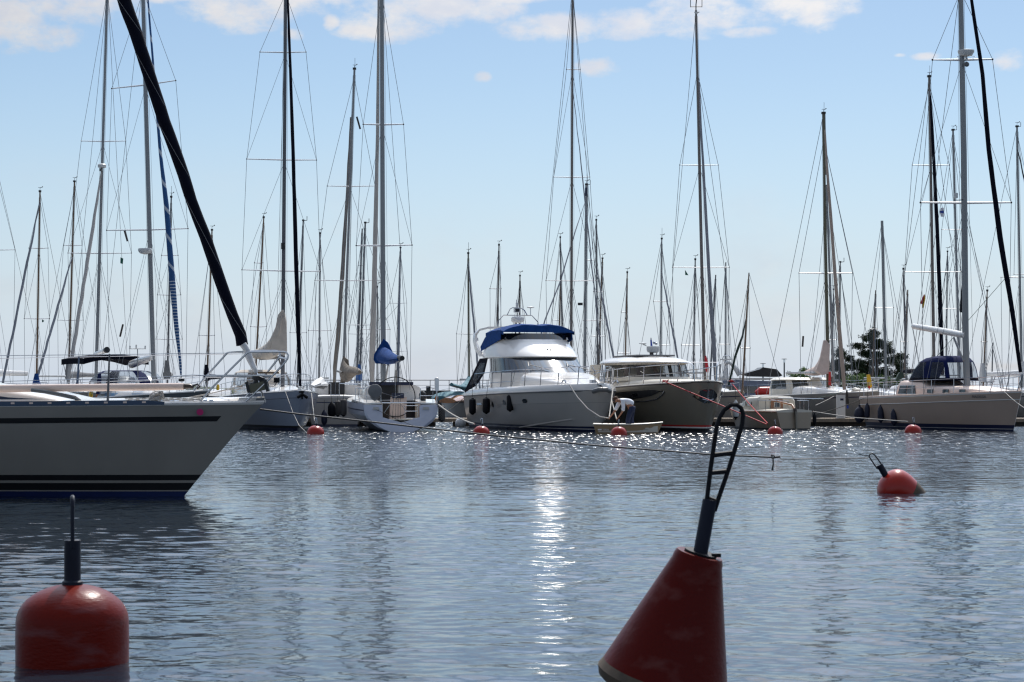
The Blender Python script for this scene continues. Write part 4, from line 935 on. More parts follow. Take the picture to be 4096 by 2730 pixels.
mb.tube([(1.2, -.75, 4.68), (1.2, -.72, 4.98), (1.2, -.45, 5.26), (1.2, .95, 5.26), (1.2, 1.25, 4.95), (1.2, 1.27, 4.7)], .022, 'steel', 6)
mb.tube([(1.2, -.28, 5.26), (1.2, -.12, 5.56), (1.2, 0, 5.62), (1.2, .42, 5.6), (1.2, .58, 5.5), (1.2, .72, 5.26)], .022, 'steel', 6); mb.build('light_frame', Y)
mb = MB(M); mb.box((1.15, .22, 5.5), (.16, .28, .2), 'white_plastic'); mb.box((1.24, .22, 5.5), (.03, .2, .14), 'black'); mb.tube([(1.2, .2, 5.6), (1.2, .2, 5.85)], .05, 'white_plastic', 8); mb.tube([(1.2, .2, 5.85), (1.2, .2, 6.0)], .03, 'white_plastic', 8); mb.build('searchlight', Y)
mb = MB(M); mb.tube([(1.2, .88, 5.26), (1.2, .88, 5.6)], .02, 'steel', 6); mb.lathe([(.02, 0), (.17, .03), (.18, .06), (.02, .10)], (1.2, .88, 5.6), (0, 0, 1), 'white_plastic', 16); mb.build('satellite_antenna', Y)
mb = MB(); mb.tube([P(2003, 1393, 90.6), P(2003, 1240, 90.6), P(2003, 985, 90.6)], [.018, .012, .006], 'white_plastic', 5); mb.box(P(2004, 1394, 90.6), (.12, .1, .1), 'black'); mb.build('whip_antenna', Y)
for s in (-1, 1):                             # cockpit side curtains
    mb = MB(M); mb.slab([(2.0, s * 1.83, 3.2), (3.3, s * 1.83, 3.2), (2.9, s * 1.88, 2.5), (1.9, s * 1.97, 1.95), (.2, s * 2.06, 1.62), (.3, s * 2.06, 1.75)], (0, s * .02, 0), 'navy'); mb.slab([(2.15, s * 1.866, 3.0), (2.95, s * 1.866, 3.0), (2.65, s * 1.90, 2.5), (1.75, s * 1.99, 2.05), (.95, s * 2.06, 1.95)], (0, s * .01, 0), 'vinyl'); mb.build('cockpit_curtain', Y)
# name bumps, spotlights, wipers, hull ports
mb = MB(M)
for y in (.02, .2): mb.ball((6.40, y, 3.57), .055, 'white_plastic', 10)
mb.tube([(6.36, .02, 3.56), (6.36, .2, 3.56)], .02, 'white_plastic', 6)
mb.build('spotlights', Y)
mb = MB(M)
for y, q in ((-.95, .55), (.85, .6)): mb.tube([(8.02, y + q, 2.62), (7.6, y, 2.80), (7.45, y - .25, 2.86)], .014, 'black', 5); mb.tube([(7.75, y - .32, 2.78), (7.25, y - .2, 2.98)], .012, 'black', 5)
mb.build('wiper', Y)
for i, (t0, o0, o1, dt) in enumerate(((.70, .36, .62, .028), (.645, .34, .60, .022), (.60, .34, .60, .022), (.46, .30, .52, .03), (.285, .28, .46, .036))):
    for s in (-1, 1):
        mb = MB(); H.patch(mb, t0, t0 + dt, 0, 0, 'glass_black', s, n=8, out=.012, shape=lambda f: ((o0 + o1) / 2 + (o1 - o0) / 2 * (1 - abs(2 * f - 1) ** 3) ** .5 + .001, (o0 + o1) / 2 - (o1 - o0) / 2 * (1 - abs(2 * f - 1) ** 3) ** .5)); mb.build('hull_port', Y)
mb = MB(); mb.tube([H.W(lerp(.74, .80, k / 6), 1.12, -1, .03) for k in range(7)], .02, 'steel', 5); mb.tube([H.W(lerp(.74, .80, k / 6), 1.06, -1, .03) for k in range(7)], .02, 'steel', 5); mb.build('vent_grille', Y)
# rails
H.rail(Y, .025, .88, 1.0, (.06, .14, .23, .33, .44, .55, .66, .78, .87), r=.02, mid=True, ins=.16, lean=.22)
mb = MB(M); mb.tube([(13.35, -.3, 2.7), (13.5, -.22, 2.5), (13.45, -.2, 2.05)], .02, 'steel', 6); mb.tube([(13.35, .3, 2.7), (13.5, .22, 2.5), (13.45, .2, 2.05)], .02, 'steel', 6); mb.build('pulpit', Y)
mb = MB(M); mb.box((13.35, 0, 1.98), (.7, .22, .07), 'steel'); mb.tube([(13.0, 0, 2.12), (13.75, 0, 1.85)], .035, 'hull_steel', 8); mb.tube([(13.60, -.36, 1.68), (13.82, -.16, 1.76), (13.86, .16, 1.76), (13.66, .36, 1.70)], .10, 'hull_steel', 8); mb.box((12.6, 0, 2.08), (.28, .2, .16), 'steel'); mb.build('anchor', Y)
for y in (-1.15, 1.15):
    mb = MB(M); mb.tube([(12.0, y, 2.05), (12.1, y, 2.14), (12.4, y, 2.14), (12.5, y, 2.05)], .03, 'steel', 6); mb.build('cleat', Y)
fender(1890, 1592, 1660, 91.6, 28, 'long black fender nearest the stern on the flybridge yacht side', 'rubber', liney=1480)
fender(1945, 1590, 1657, 89.9, 30, 'long black fender, middle of three on the flybridge yacht side', 'rubber', liney=1478, linex=1962)
fender(2040, 1577, 1648, 87.4, 28, 'long black fender by the oval port, foremost on the flybridge yacht', 'rubber', liney=1476, linex=2062)
c = P(1842, 1694, 93.5); mb = MB(); mb.ball(c, .26, 'white_plastic', 14); tag(mb.build('ball_fender', loc=c), 'big round off-white ball fender at the stern corner of the flybridge yacht', 'fender', 'fenders hung along the boats')

# ---- N: retro cabin cruiser
Ln_ = 11.2; org, rz = place(2835, 83, 16.5, Ln_)
NB = thing('cabin_cruiser', 'olive-grey cabin cruiser with cream roof, curved glass wheelhouse and red waterline stripe', 'motor boat', org, rz); M = MW[NB.name]
H = Hull(M, Ln_, 3.95, 2.10, 1.86, 1.60, rake=.42, tran=-.1, tr=.92, flb=.62, fls=.25, full=.52, wide=.5, bowp=1.3)
H.build(NB, [('z', -.35, 'black'), ('z', .14, 'gelcoat'), ('z', .20, 'red'), ('z', .27, 'hull_olive'), ('s', .7, 'hull_olive'), ('s', .05, 'wood_dark'), ('s', 0, 'wood_dark')], nst=28)
H.deck(NB, 'cream', prof=((0, 0), (.03, .03), (.2, .02))); H.strake(NB, .03, .035, 'wood_dark', 'rub_rail', out=.015)
for s in (-1, 1):
    mb = MB(); H.patch(mb, .16 if s < 0 else .26, .74, 0, 0, 'glass_black', s, n=26, out=.014, shape=lambda f: (.66 - .22 * (1 - f) ** 3 - (.14 * max(0, 1 - f * 8)), .26 + .14 * max(0, 1 - f * 9) ** 2)); mb.build('hull_window', NB)
mb = MB()
for s in (-1, 1): mb.tube([H.W(t, H.sheer(t) - o_, s, .03) for t, o_ in ((.15, .34), (.165, .50), (.20, .66), (.27, .72), (.45, .72), (.75, .72))], .03, 'steel', 6)
mb.build('window_trim', NB)
mb = MB()                                     # anchor pocket in the stem
for s in (-1, 1): H.patch(mb, .0, .030, 0, 0, 'glass_black', s, n=8, out=.022, shape=lambda f: (.62 + .30 * (1 - f) ** 1.2, .62 - .30 * (1 - f) ** .8))
mb.build('anchor_pocket', NB)
mb = MB(M); mb.tube([(11.18, 0, 1.75), (11.1, 0, 1.35), (11.0, -.12, 1.2)], .05, 'steel', 6); mb.tube([(11.1, -.24, 1.36), (11.15, 0, 1.30), (11.1, .24, 1.36)], .035, 'steel', 6); mb.build('anchor', NB)
coach(M, [(1.2, 1.6, 1.6, 2.2), (5.5, 1.58, 1.8, 2.18), (7.4, 1.45, 1.9, 2.2), (8.6, 1.05, 2.0, 2.18), (9.4, .6, 2.05, 2.12)], 'cream').build('coachroof', NB)
lv = [(1.0, 6.9, 1.58, 2.15, 3, .74), (1.0, 6.75, 1.57, 2.32, 3, .74), (1.0, 6.35, 1.50, 2.86, 3, .8), (.9, 6.3, 1.50, 2.92, 3, .8)]
def cmf(glass):
    def f(i, j):
        ang = (j + .5) / 48 * 360; a = min(ang, 360 - ang)
        post = a < 0 or 14 < a < 21 or 42 < a < 50 or 70 < a < 78 or 100 < a < 108 or a > 122
        if i == 1 and not post: return 'glass_clear' if glass else None
        if glass: return None
        return 'cream' if i != 1 or a > 122 else 'wood_dark'
    return f
ringstack(M, lv, 48, mf=cmf(False), m='cream', caps=False).build('wheelhouse', NB)
ringstack(M, lv, 48, mf=cmf(True), m=None).build('wheelhouse_glass', NB)
ringstack(M, [(.35, 6.55, 1.56, 2.90, 2.7, .85), (.3, 6.78, 1.64, 2.95, 2.7, .85), (.32, 6.74, 1.63, 2.99, 2.7, .85), (.5, 6.35, 1.52, 3.09, 2.7, .85), (.9, 5.6, 1.28, 3.18, 2.7, .85), (1.4, 4.9, .8, 3.24, 2.7, .85)], 44, m='gelcoat').build('roof', NB)
mb = MB(M); mb.slab([(2.2, -1.0, 3.22), (5.0, -.9, 3.24), (5.0, .9, 3.24), (2.2, 1.0, 3.22)], (0, 0, .07), 'canvas_grey'); mb.build('roof_hatch', NB)
mb = MB(M); mb.slab([(.5, -1.58, 1.65), (1.5, -1.6, 1.65), (1.9, -1.56, 2.9), (.5, -1.56, 2.9)], (0, .06, 0), 'cream'); mb.slab([(.5, 1.58, 1.65), (1.5, 1.6, 1.65), (1.9, 1.56, 2.9), (.5, 1.56, 2.9)], (0, -.06, 0), 'cream'); mb.build('aft_pillar', NB)
mb = MB(M); mb.box((5.6, 0, 2.2), (.8, 2.2, .15), 'wood_dark'); mb.box((2.6, .8, 2.1), (.8, .9, .7), 'wood_dark'); mb.build('interior', NB)
mb = MB(); c = P(2612, 1399, 90); mb.lathe([(.12, -.15), (.25, -.12), (.29, -.02), (.29, .14), (.05, .16)], c, (0, 0, 1), 'white_plastic', 20); mb.box(P(2606, 1420, 90), (.16, .2, .3), 'wood_dark'); mb.tube([P(2618, 1434, 90), P(2630, 1408, 90)], .02, 'steel', 5); mb.build('radar_dome', NB)
mb = MB(); mb.lathe([(.03, 0), (.17, .02), (.17, .05), (.02, .07)], P(2571, 1378, 90), (0, 0, 1), 'white_plastic', 14); mb.tube([P(2571, 1378, 90), P(2586, 1383, 90)], .03, 'white_plastic', 6); mb.build('satellite_antenna', NB)
mb = MB(); mb.ball(P(2617, 1372, 90), .07, 'steel', 8); mb.ball(P(2625, 1376, 90), .06, 'steel', 8); mb.build('horns', NB)
mb = MB(); mb.tube([P(2605, 1432, 90.4), P(2604, 1352, 90.4)], .03, 'white_plastic', 6); mb.build('mast_pole', NB)
q = MB(); q.slab([P(2601, 1360, 90.3), P(2607, 1360, 90.3), P(2616, 1430, 90.3), P(2604, 1430, 90.3)], (0, .03, 0), 'blue_flag'); q.slab([P(2606, 1410, 90.28), P(2612, 1410, 90.28), P(2616, 1428, 90.28), P(2611, 1428, 90.28)], (0, -.01, 0), 'yellow')
tag(q.build('furled_flag', loc=P(2605, 1430, 90.3)), 'limp blue and yellow flag on the cabin cruiser roof behind its radar', 'flag')
H.rail(NB, .09, .86, .78, (.10, .19, .30, .42, .55, .68, .82), r=.02, ins=.12, lean=.1)
mb = MB(M)
mb.tube([H.pt(.09, 2.1, q, -.12) + V(0, 0, .8) for q in (-1, 1)], .012, 'steel', 6)
for s in (-1, 1): mb.tube([H.pt(.09, 2.1, s, -.12) + V(0, 0, .80), H.pt(.05, 2.1, s, -.12) + V(0, 0, .78), H.pt(.035, 2.1, s, -.10) + V(0, 0, .65), H.pt(.03, 2.1, s, -.08)], .02, 'steel', 6)
mb.build('pulpit', NB)
mb = MB(M)
for y in (-1.0, 0, 1.0): mb.tube([(6.9, y, 2.33), (6.5, y - .3, 2.55)], .012, 'black', 5)
mb.build('wiper', NB)
fender(2538, 1690 - 95, 1690 - 18, 88.2, 20, 'white fender with dark ends on the cruiser side behind the bending man', 'white_plastic', 'long', 'rubber', liney=1500)
c = P(2943, 1640, 86.5); fender(2943, 1600, 1680, 87.6, 26, 'white fender with dark cap between the cruiser and the cream sailboat', 'white_plastic', 'taper', 'rubber', liney=1560)

# ---- S: small cream sailboat, stern quarter
org, rz = away(3178, 88, 17)
S = thing('small_sailboat', 'small cream wooden-trimmed sailboat with tiller and brown companionway, stern towards the viewer', 'sailboat', org, rz); M = MW[S.name]
H = Hull(M, 7.2, 2.35, 1.0, .80, .80, rake=.8, tran=-.12, tr=.72, flb=.5, fls=.35, full=.85)
H.build(S, [('z', -.35, 'black'), ('z', .05, 'hull_tan'), ('s', .04, 'cream'), ('s', 0, 'cream')]); H.deck(S, 'cream'); H.strake(S, .02, .02, 'varnish', 'toe_rail')
coach(M, [(1.9, .92, .82, 1.38), (2.0, .98, .82, 1.46), (3.4, .92, .84, 1.42), (4.0, .76, .86, 1.22), (5.0, .55, .9, 1.10), (5.5, .35, .92, 1.0)], 'cream').build('coachroof', S)
mb = MB(M); mb.slab([(1.87, .30, .84), (1.87, -.30, .84), (1.87, -.28, 1.32), (1.87, .28, 1.32)], (-.03, 0, 0), 'varnish'); mb.slab([(1.83, .16, .95), (1.83, -.16, .95), (1.83, -.15, 1.2), (1.83, .15, 1.2)], (-.012, 0, 0), 'cream'); mb.slab([(1.817, .12, .98), (1.817, -.12, .98), (1.817, -.11, 1.17), (1.817, .11, 1.17)], (-.006, 0, 0), 'glass_black'); mb.build('companionway_door', S)
mb = MB(M)
for x in (2.5, 3.1): mb.slab([(x, .956, 1.02), (x + .42, .935, 1.02), (x + .40, .92, 1.22), (x + .04, .94, 1.22)], (0, .03, 0), 'glass_black')
mb.build('cabin_window', S)
mb = MB(M); mb.lathe([(.07, 0), (.07, .02), (.02, .02)], (1.86, -.55, 1.12), (-1, 0, 0), 'black', 14); mb.build('cabin_port', S)
mb = MB(M); mb.tube([(-.02, 0, .86), (.25, 0, 1.08), (.9, .25, 1.20), (1.55, .5, 1.32)], [.055, .05, .035, .028], 'varnish', 8); mb.tube([(-.02, 0, .3), (-.10, 0, .75), (-.04, 0, .92)], [.05, .07, .08], 'wood_dark', 8); mb.build('tiller', S)
mb = MB(M); mb.slab([(-.12, .0, -.3), (-.32, 0, -.3), (-.22, 0, .8), (-.05, 0, .8)], (0, .05, 0), 'hull_olive'); mb.build('rudder', S)
mb = MB(M)
for s in (1, -1):
    mb.tube([(.15, s * .2, 1.28), (.2, s * .78, 1.28), (1.6, s * 1.02, 1.28)], .013, 'steel', 6)
    for x, y in ((.2, .78), (1.0, .93), (1.6, 1.02)): mb.tube([(x, s * y, .82), (x, s * y, 1.28)], .012, 'steel', 6)
mb.tube([(1.9, -.1, 1.38), (1.3, -1.1, 1.36), (.4, -1.6, 1.34)], .016, 'steel', 6); mb.build('pushpit', S)
rig(S, 92.5, (2968, 1585), (2996, 1092), 8.5, 'wood_mast', spr=((1392, 2962, 1393, 3000),), fore=P(2918, 1500, 96), back=P(3130, 1560, 88.3), head='', deckz=.95, taper=.6)
furl(S, [(2987, 1262, 93.5), (2970, 1345, 94.2), (2940, 1430, 95), (2915, 1540, 95.8)], [3, 9, 10, 8], 'canvas_green', 'furled_headsail', wob=.06)
fender(3036, 1640, 1706, 89.6, 16, 'slim slanting black fender on the small cream sailboat side', 'rubber', 'taper', liney=1645)
fender(3258, 1652, 1704, 88.3, 15, 'thin black fender at the stern of the small cream sailboat', 'rubber', 'taper', liney=1640)

# ---- Z: beige cruising yacht at the right
Lz = 10.8; org, rz = place(4085, 84.5, 22, Lz)
Z = thing('sailing_yacht', 'beige-hulled cruising yacht with dark blue sprayhood, navy waterline and thick silver mast', 'sailboat', org, rz); M = MW[Z.name]
H = Hull(M, Lz, 3.55, 1.66, 1.45, 1.36, rake=.55, tran=.35, tr=.7, flb=.5, fls=.25, full=.72, bowp=.9)
H.build(Z, [('z', -.35, 'navy_gloss'), ('z', .07, 'gelcoat'), ('z', .085, 'navy_gloss'), ('z', .25, 'hull_greige'), ('s', .33, 'white_plastic'), ('s', .30, 'hull_greige'), ('s', .03, 'white_plastic'), ('s', 0, 'cream')], nst=26)
H.deck(Z, 'cream_pink', prof=((0, 0), (.0, .06), (.07, .07), (.10, .02)))
H.strake(Z, .315, .016, 'white_plastic', 'rubbing_strake', out=.012)
coach(M, [(3.1, 1.22, 1.4, 2.06), (3.3, 1.25, 1.4, 2.18), (5.0, 1.25, 1.42, 2.16), (5.4, 1.24, 1.45, 1.96), (7.5, 1.1, 1.5, 1.90), (9.0, .75, 1.58, 1.76), (9.7, .35, 1.62, 1.68)], 'cream_pink').build('coachroof', Z)
for s in (-1, 1):
    for x0_, x1_, z0_, z1_, sl_ in ((3.35, 4.0, 1.58, 1.92, .12), (4.1, 4.75, 1.58, 1.92, -.12)):
        mb = MB(M); mb.slab([(x0_ - .03, s * 1.245, z0_ - .03), (x1_ + .03, s * 1.245, z0_ - .03), (x1_ + .02 + min(0, sl_), s * 1.215, z1_ + .03), (x0_ - .02 + max(0, sl_), s * 1.215, z1_ + .03)], (0, s * .02, 0), 'steel'); mb.slab([(x0_, s * 1.268, z0_), (x1_, s * 1.268, z0_), (x1_ + min(0, sl_), s * 1.242, z1_), (x0_ + max(0, sl_), s * 1.242, z1_)], (0, s * .01, 0), 'glass_wind'); mb.build('saloon_window', Z)
    for x0_, hw_ in ((5.65, 1.215), (6.75, 1.15), (7.85, 1.045)):
        mb = MB(M); mb.slab([(x0_, s * (hw_ + .012), 1.61), (x0_ + .4, s * (hw_ - .008), 1.61), (x0_ + .4, s * (hw_ - .025), 1.77), (x0_, s * (hw_ - .005), 1.77)], (0, s * .03, 0), 'glass_black'); mb.build('cabin_port', Z)
mb = MB(M); mb.slab([(5.6, -.9, 2.0), (6.3, -.75, 1.95), (6.3, -.1, 1.98), (5.6, -.1, 2.02)], (0, 0, .04), 'vinyl'); mb.build('deck_hatch', Z)
def zmf(i, j):
    a = min((j + .5) / 32 * 360, 360 - (j + .5) / 32 * 360)
    if i in (1, 2) and not (30 < a < 40 or 78 < a < 90 or a > 150): return 'vinyl'
    return 'canvas_navy' if i else 'navy'
ringstack(M, [(3.3, 6.9, 1.16, 2.16, 3, .9), (3.4, 6.85, 1.15, 2.28, 3, .9), (3.75, 6.7, 1.12, 2.68, 3, .9), (4.15, 6.5, 1.06, 2.98, 3, .9), (4.6, 6.3, .88, 3.17, 3, .9), (5.0, 6.0, .45, 3.26, 3, .9)], 32, mf=zmf, m='canvas_navy').build('sprayhood', Z)
H.rail(Z, .05, .96, .68, (.07, .16, .28, .40, .52, .63, .74, .85, .95), r=.015, ins=.06)
mb = MB(M)
for s in (1, -1): mb.tube([(10.9, 0, 2.4), (10.4, s * .3, 2.4), (9.8, s * .6, 2.32), (9.6, s * .75, 1.62)], .02, 'steel', 6); mb.tube([(10.9, 0, 2.4), (10.65, s * .1, 1.7)], .02, 'steel', 6); mb.tube([(10.4, s * .3, 2.4), (10.2, s * .35, 1.66)], .018, 'steel', 6)
mb.build('pulpit', Z)
rig(Z, 88.1, (3868, 1560), (3842, -70), 27, 'alu', spr=((240, 3730, 238, 3970), (811, 3682, 811, 4045)), back=P(3640, 1540, 94), head='', wk=1.2, deckz=1.55, mid=[(3862, 1350), (3855, 600)])
furl(Z, [(3878, -60, 85.6), (3886, 0, 85.6), (3930, 300, 85.3), (3955, 600, 85), (4000, 950, 84.8), (4050, 1250, 84.6), (4082, 1490, 84.4)], [12, 13, 16, 19, 21, 19, 14], 'navy', 'furled_headsail', wob=.03)
mb = MB(); c = P(3864, 212, 87.9); mb.lathe([(.12, -.16), (.26, -.13), (.36, .03), (.36, .10), (.30, .12), (.03, .13)], c, (0, 0, 1), 'white_plastic', 22); mb.tube([P(3864 + 40 * math.cos(a), 229 + 5 * math.sin(a), 87.9 - .44 * math.sin(a)) for a in [2 * math.pi * k / 20 for k in range(21)]], .012, 'steel', 5); mb.tube([P(3864, 226, 87.9), P(3868, 245, 87.9)], .05, 'white_plastic', 8); mb.build('radar_dome', Z)
mb = MB(); mb.lathe([(.10, -.06), (.115, 0), (.06, .05)], P(3867, 258, 87.8), (.1, -1, 0), 'hull_steel', 16); mb.build('deck_light', Z)
mb = MB(); mb.lathe([(.07, -.11), (.075, 0), (.07, .11)], P(3825, 783, 88), (0, 0, 1), 'white_plastic', 14); mb.tube([P(3825, 802, 88), P(3855, 800, 88)], .02, 'black', 5); mb.build('radar_reflector', Z)
mb = MB(); mb.tube([P(3862, 1342, 88), P(3780, 1327, 90), P(3655, 1306, 93)], [.14, .15, .13], 'white_plastic', 12); mb.build('boom', Z)
mb = MB(); mb.tube([P(3855, 1445, 88), P(3815, 1352, 89)], .05, 'alu', 8); mb.build('rod_kicker', Z)
mb = MB(); mb.slab([P(3858, 1040, 88.3), P(3838, 1240, 88.3), P(3840, 1250, 88.3), P(3858, 1252, 88.3)], (0, .05, 0), 'navy'); tag(mb.build('flag', loc=P(3858, 1250, 88.3)), 'dark navy flag hanging limp against the thick silver mast', 'flag')
Mt = M @ Matrix.Translation(V(9.05, -.62, 1.34)) @ Matrix.Rotation(R(0), 4, 'Z')
t_ = .115; A0 = H.W(.185, 1.40, -1, .02); B0 = H.W(.09, 1.40, -1, .02); dx = (B0 - A0).normalized(); up = (H.W(.14, 1.55, -1, .02) - H.W(.14, 1.35, -1, .02)).normalized(); nm = dx.cross(up)
Mt = Matrix(((dx.x, up.x, nm.x, A0.x), (dx.y, up.y, nm.y, A0.y), (dx.z, up.z, nm.z, A0.z), (0, 0, 0, 1)))
text('hull_lettering', 'MADRISA', .17, Z, Mt, 'hull_steel')
for px, y0, y1, dd, w_, lab in ((3469, 1612, 1680, 92.6, 22, 'navy fender at the stern corner of the beige yacht, leftmost of three'), (3523, 1620, 1694, 91.6, 26, 'navy fender in the middle of three on the beige hull'), (3576, 1632, 1706, 90.6, 27, 'navy fender foremost of three on the beige hull, left of the worn buoy')):
    fender(px, y0, y1, dd, w_, lab, 'fender_navy', 'taper', liney=1530, linex=px + 4)
fender(3438, 1620, 1694, 93.8, 44, 'fat round navy fender squeezed left of the beige yacht stern', 'fender_navy', 'pear', liney=1600)
# yellow rescue sling and things on its stern rail
mb = MB(); c = P(3473, 1520, 93.6); mb.slab([P(3467, 1500, 93.6), P(3480, 1498, 93.6), P(3484, 1515, 93.6), P(3489, 1548, 93.6), P(3478, 1555, 93.6), P(3470, 1550, 93.6)], (0, .12, 0), 'yellow'); mb.slab([P(3472, 1545, 93.5), P(3481, 1545, 93.5), P(3478, 1562, 93.5)], (0, .05, 0), 'red'); tag(mb.build('rescue_sling', loc=c), 'bright yellow rescue sling with red tip strapped to the stern rail of the beige yacht', 'rescue gear')
mb = MB(); mb.slab([P(3594, 1497, 92), P(3600, 1490, 92), P(3612, 1490, 92), P(3617, 1510, 92), P(3596, 1522, 92), P(3582, 1524, 92)], (0, .25, 0), 'canvas_green'); tag(mb.build('outboard_cover', loc=P(3600, 1522, 92)), 'small dark green cloth cover on the stern rail of the beige yacht', 'cover')

# ================================================================ dinghy and the man in it
d0 = 80.0
def dg(px, y): return P(px, y, d0)
org = PZ(2374, 0, d0); Ld = 2.76
D = thing('dinghy', 'small beige plastic rowing dinghy with the bending man in it', 'dinghy', org, R(-3)); M = MW[D.name]
mb = MB(M); Rr = []; Ri = []
for i in range(15):
    t = i / 14; x = Ld * t
    hw = .62 * (1 - max(0, (t - .45) / .55) ** 2.6) * (.86 + .14 * min(1, t * 3)); hw = max(hw, .05); sh = .34 + .10 * t ** 3 + .03 * (1 - t) ** 2
    xb = x - .20 * t ** 4 + (.12 * (1 - t) ** 4)
    Rr.append([V(x, -hw, sh), V(x * .5 + xb * .5, -hw * .92, sh * .5), V(xb, -hw * .8, -.02), V(xb, -hw * .5, -.12), V(xb, hw * .5, -.12), V(xb, hw * .8, -.02), V(x * .5 + xb * .5, hw * .92, sh * .5), V(x, hw, sh)])
    h2 = max(hw - .035, .02); Ri.append([V(x, -h2, sh), V(x, -h2 * .92, .06), V(x, h2 * .92, .06), V(x, h2, sh)])
mb.loft(Rr, 'dinghy', False, False); mb.loft(Ri[1:-1], 'cream', False, False)
mb.f.append((tuple(mb.ring(Rr[0])), 'dinghy', False)); mb.build('hull', D)
mb = MB(M)
for s in (0, -1): mb.tube([r[s] + V(0, 0, .01) for r in Rr], .028, 'cream', 6)
mb.tube([Rr[0][0], Rr[0][-1]], .03, 'cream', 6); mb.build('gunwale', D)
mb = MB(M); mb.box((.75, 0, .22), (.25, 1.0, .04), 'cream'); mb.box((2.05, 0, .22), (.3, .9, .04), 'cream'); mb.build('thwart', D)
Mt = M @ Matrix.Translation(V(.36, -.60, .13)) @ Matrix.Rotation(R(90), 4, 'X')
text('hull_lettering', 'TERHI', .095, D, Mt, 'gelcoat', .012)
mb = MB(M); mb.slab([(.18, -.60, .145), (.33, -.60, .145), (.33, -.60, .195), (.18, -.60, .195)], (0, -.012, 0), 'gelcoat'); mb.build('hull_mark', D)

def Q(x, y, dy=0.0): return P(2300 + x / 5.229, 1550 + y / 5.229, d0 + dy)
def skinned(name, verts, edges, rad, mat, parent=None, loc=None, root=0, sub=2):
    me = bpy.data.meshes.new(name); off = Vector(loc) if loc is not None else V(0, 0, 0)
    if parent is not None: inv = MW[parent.name].inverted()
    else: inv = Matrix.Translation(-off)
    me.from_pydata([inv @ Vector(v) for v in verts], edges, []); me.materials.append(MATS[mat])
    o = bpy.data.objects.new(name, me); COL.objects.link(o)
    if parent is not None: o.parent = parent; MW[o.name] = MW[parent.name]
    else: o.location = off; MW[o.name] = Matrix.Translation(off)
    md = o.modifiers.new('skin', 'SKIN'); md.use_smooth_shade = True
    sv = me.skin_vertices[0].data
    for i, r_ in enumerate(rad):
        sv[i].radius = r_ if isinstance(r_, tuple) else (r_, r_); sv[i].use_root = (i == root)
    m2 = o.modifiers.new('sub', 'SUBSURF'); m2.levels = sub; m2.render_levels = sub
    return o
pel = Q(1185, 425); spine = Q(1120, 320); ch = Q(1010, 268); nk = Q(925, 275); hd0 = Q(878, 278); hd1 = Q(840, 250)
Vv = [pel, spine, ch, nk, hd0, hd1]; Ed = [(0, 1), (1, 2), (2, 3), (3, 4), (4, 5)]; Rd = [.13, .13, .13, .06, .085, .095]
def add(p, r_, fr): Vv.append(p); Rd.append(r_); Ed.append((fr, len(Vv) - 1)); return len(Vv) - 1
hands = []
for dy, sh, elb, wri, hnd in ((-.17, (1000, 290), (1010, 480), (935, 590), (895, 640)), (.17, (945, 290), (852, 470), (770, 580), (735, 622))):
    a = add(Q(*sh, dy), .075, 2); b_ = add(Q(*elb, dy), .048, a); c_i = add(Q(*wri, dy * .8), .030, b_); h_i = add(Q(*hnd, dy * .7), .034, c_i); hands.append((h_i, Q(*hnd, dy * .7), (Q(*hnd, dy * .7) - Q(*wri, dy * .8)).normalized()))
for dy, hp, kn, an, to in ((-.11, (1175, 440), (1105, 660), (1098, 905), (1050, 925)), (.10, (1195, 440), (1175, 660), (1212, 905), (1170, 925))):
    a = add(Q(*hp, dy), .105, 0); b_ = add(Q(*kn, dy), .065, a); c_i = add(Q(*an, dy), .045, b_); add(Q(*to, dy), .04, c_i)
pc = PZ(2526, .1, d0)
for hi_, hp, hdv in hands:      # five curled fingers per hand
    side = hdv.cross(V(0, 0, 1)).normalized()
    for k, ln in enumerate((.060, .070, .066, .052)):
        b_ = hp + side * (.027 - .018 * k) + hdv * .03; a = add(b_, .011, hi_); a2 = add(b_ + hdv * ln * .5 + V(0, 0, -.008), .0095, a); add(b_ + hdv * ln * .75 + V(0, 0, -.035), .008, a2)
    a = add(hp + side * .036 - V(0, 0, .006), .011, hi_); add(hp + side * .045 + hdv * .035 - V(0, 0, .028), .009, a)
PS = skinned('person', Vv, Ed, Rd, 'skin', loc=pc)
tag(PS, 'man in white shirt and dark jeans bending over in the beige dinghy, holding a rope', 'person'); MW[PS.name] = Matrix.Translation(pc)
sv = [Q(1215, 385), Q(1140, 315), Q(1040, 262), Q(965, 270), Q(1000, 290, -.17), Q(1012, 400, -.18), Q(1006, 505, -.17), Q(945, 290, .17), Q(885, 400, .18), Q(838, 490, .17)]
skinned('shirt', sv, [(0, 1), (1, 2), (2, 3), (2, 4), (4, 5), (5, 6), (2, 7), (7, 8), (8, 9)], [.16, .175, .165, .095, .10, .078, .075, .10, .078, .07], 'shirt', PS, sub=2)
jv = [Q(1200, 375), Q(1188, 432), Q(1172, 480, -.11), Q(1108, 660, -.11), Q(1098, 900, -.11), Q(1198, 480, .10), Q(1178, 660, .10), Q(1212, 900, .10)]
skinned('trousers', jv, [(0, 1), (1, 2), (2, 3), (3, 4), (1, 5), (5, 6), (6, 7)], [.155, .165, .125, .10, .085, .125, .10, .085], 'jeans', PS, root=1)
skinned('hair', [Q(895, 245), Q(862, 228), Q(820, 228), Q(795, 252)], [(0, 1), (1, 2), (2, 3)], [.055, .085, .075, .03], 'hair', PS)
mb = MB(); mb.ball(Q(845, 305, -.05), .022, 'skin', 6); mb.ball(Q(868, 272, -.095), .028, 'skin', 6, sz=1.3); mb.ball(Q(868, 272, .095), .028, 'skin', 6, sz=1.3); mb.tube([Q(800, 295), Q(785, 315)], [.02, .014], 'skin', 6); mb.build('face', PS)

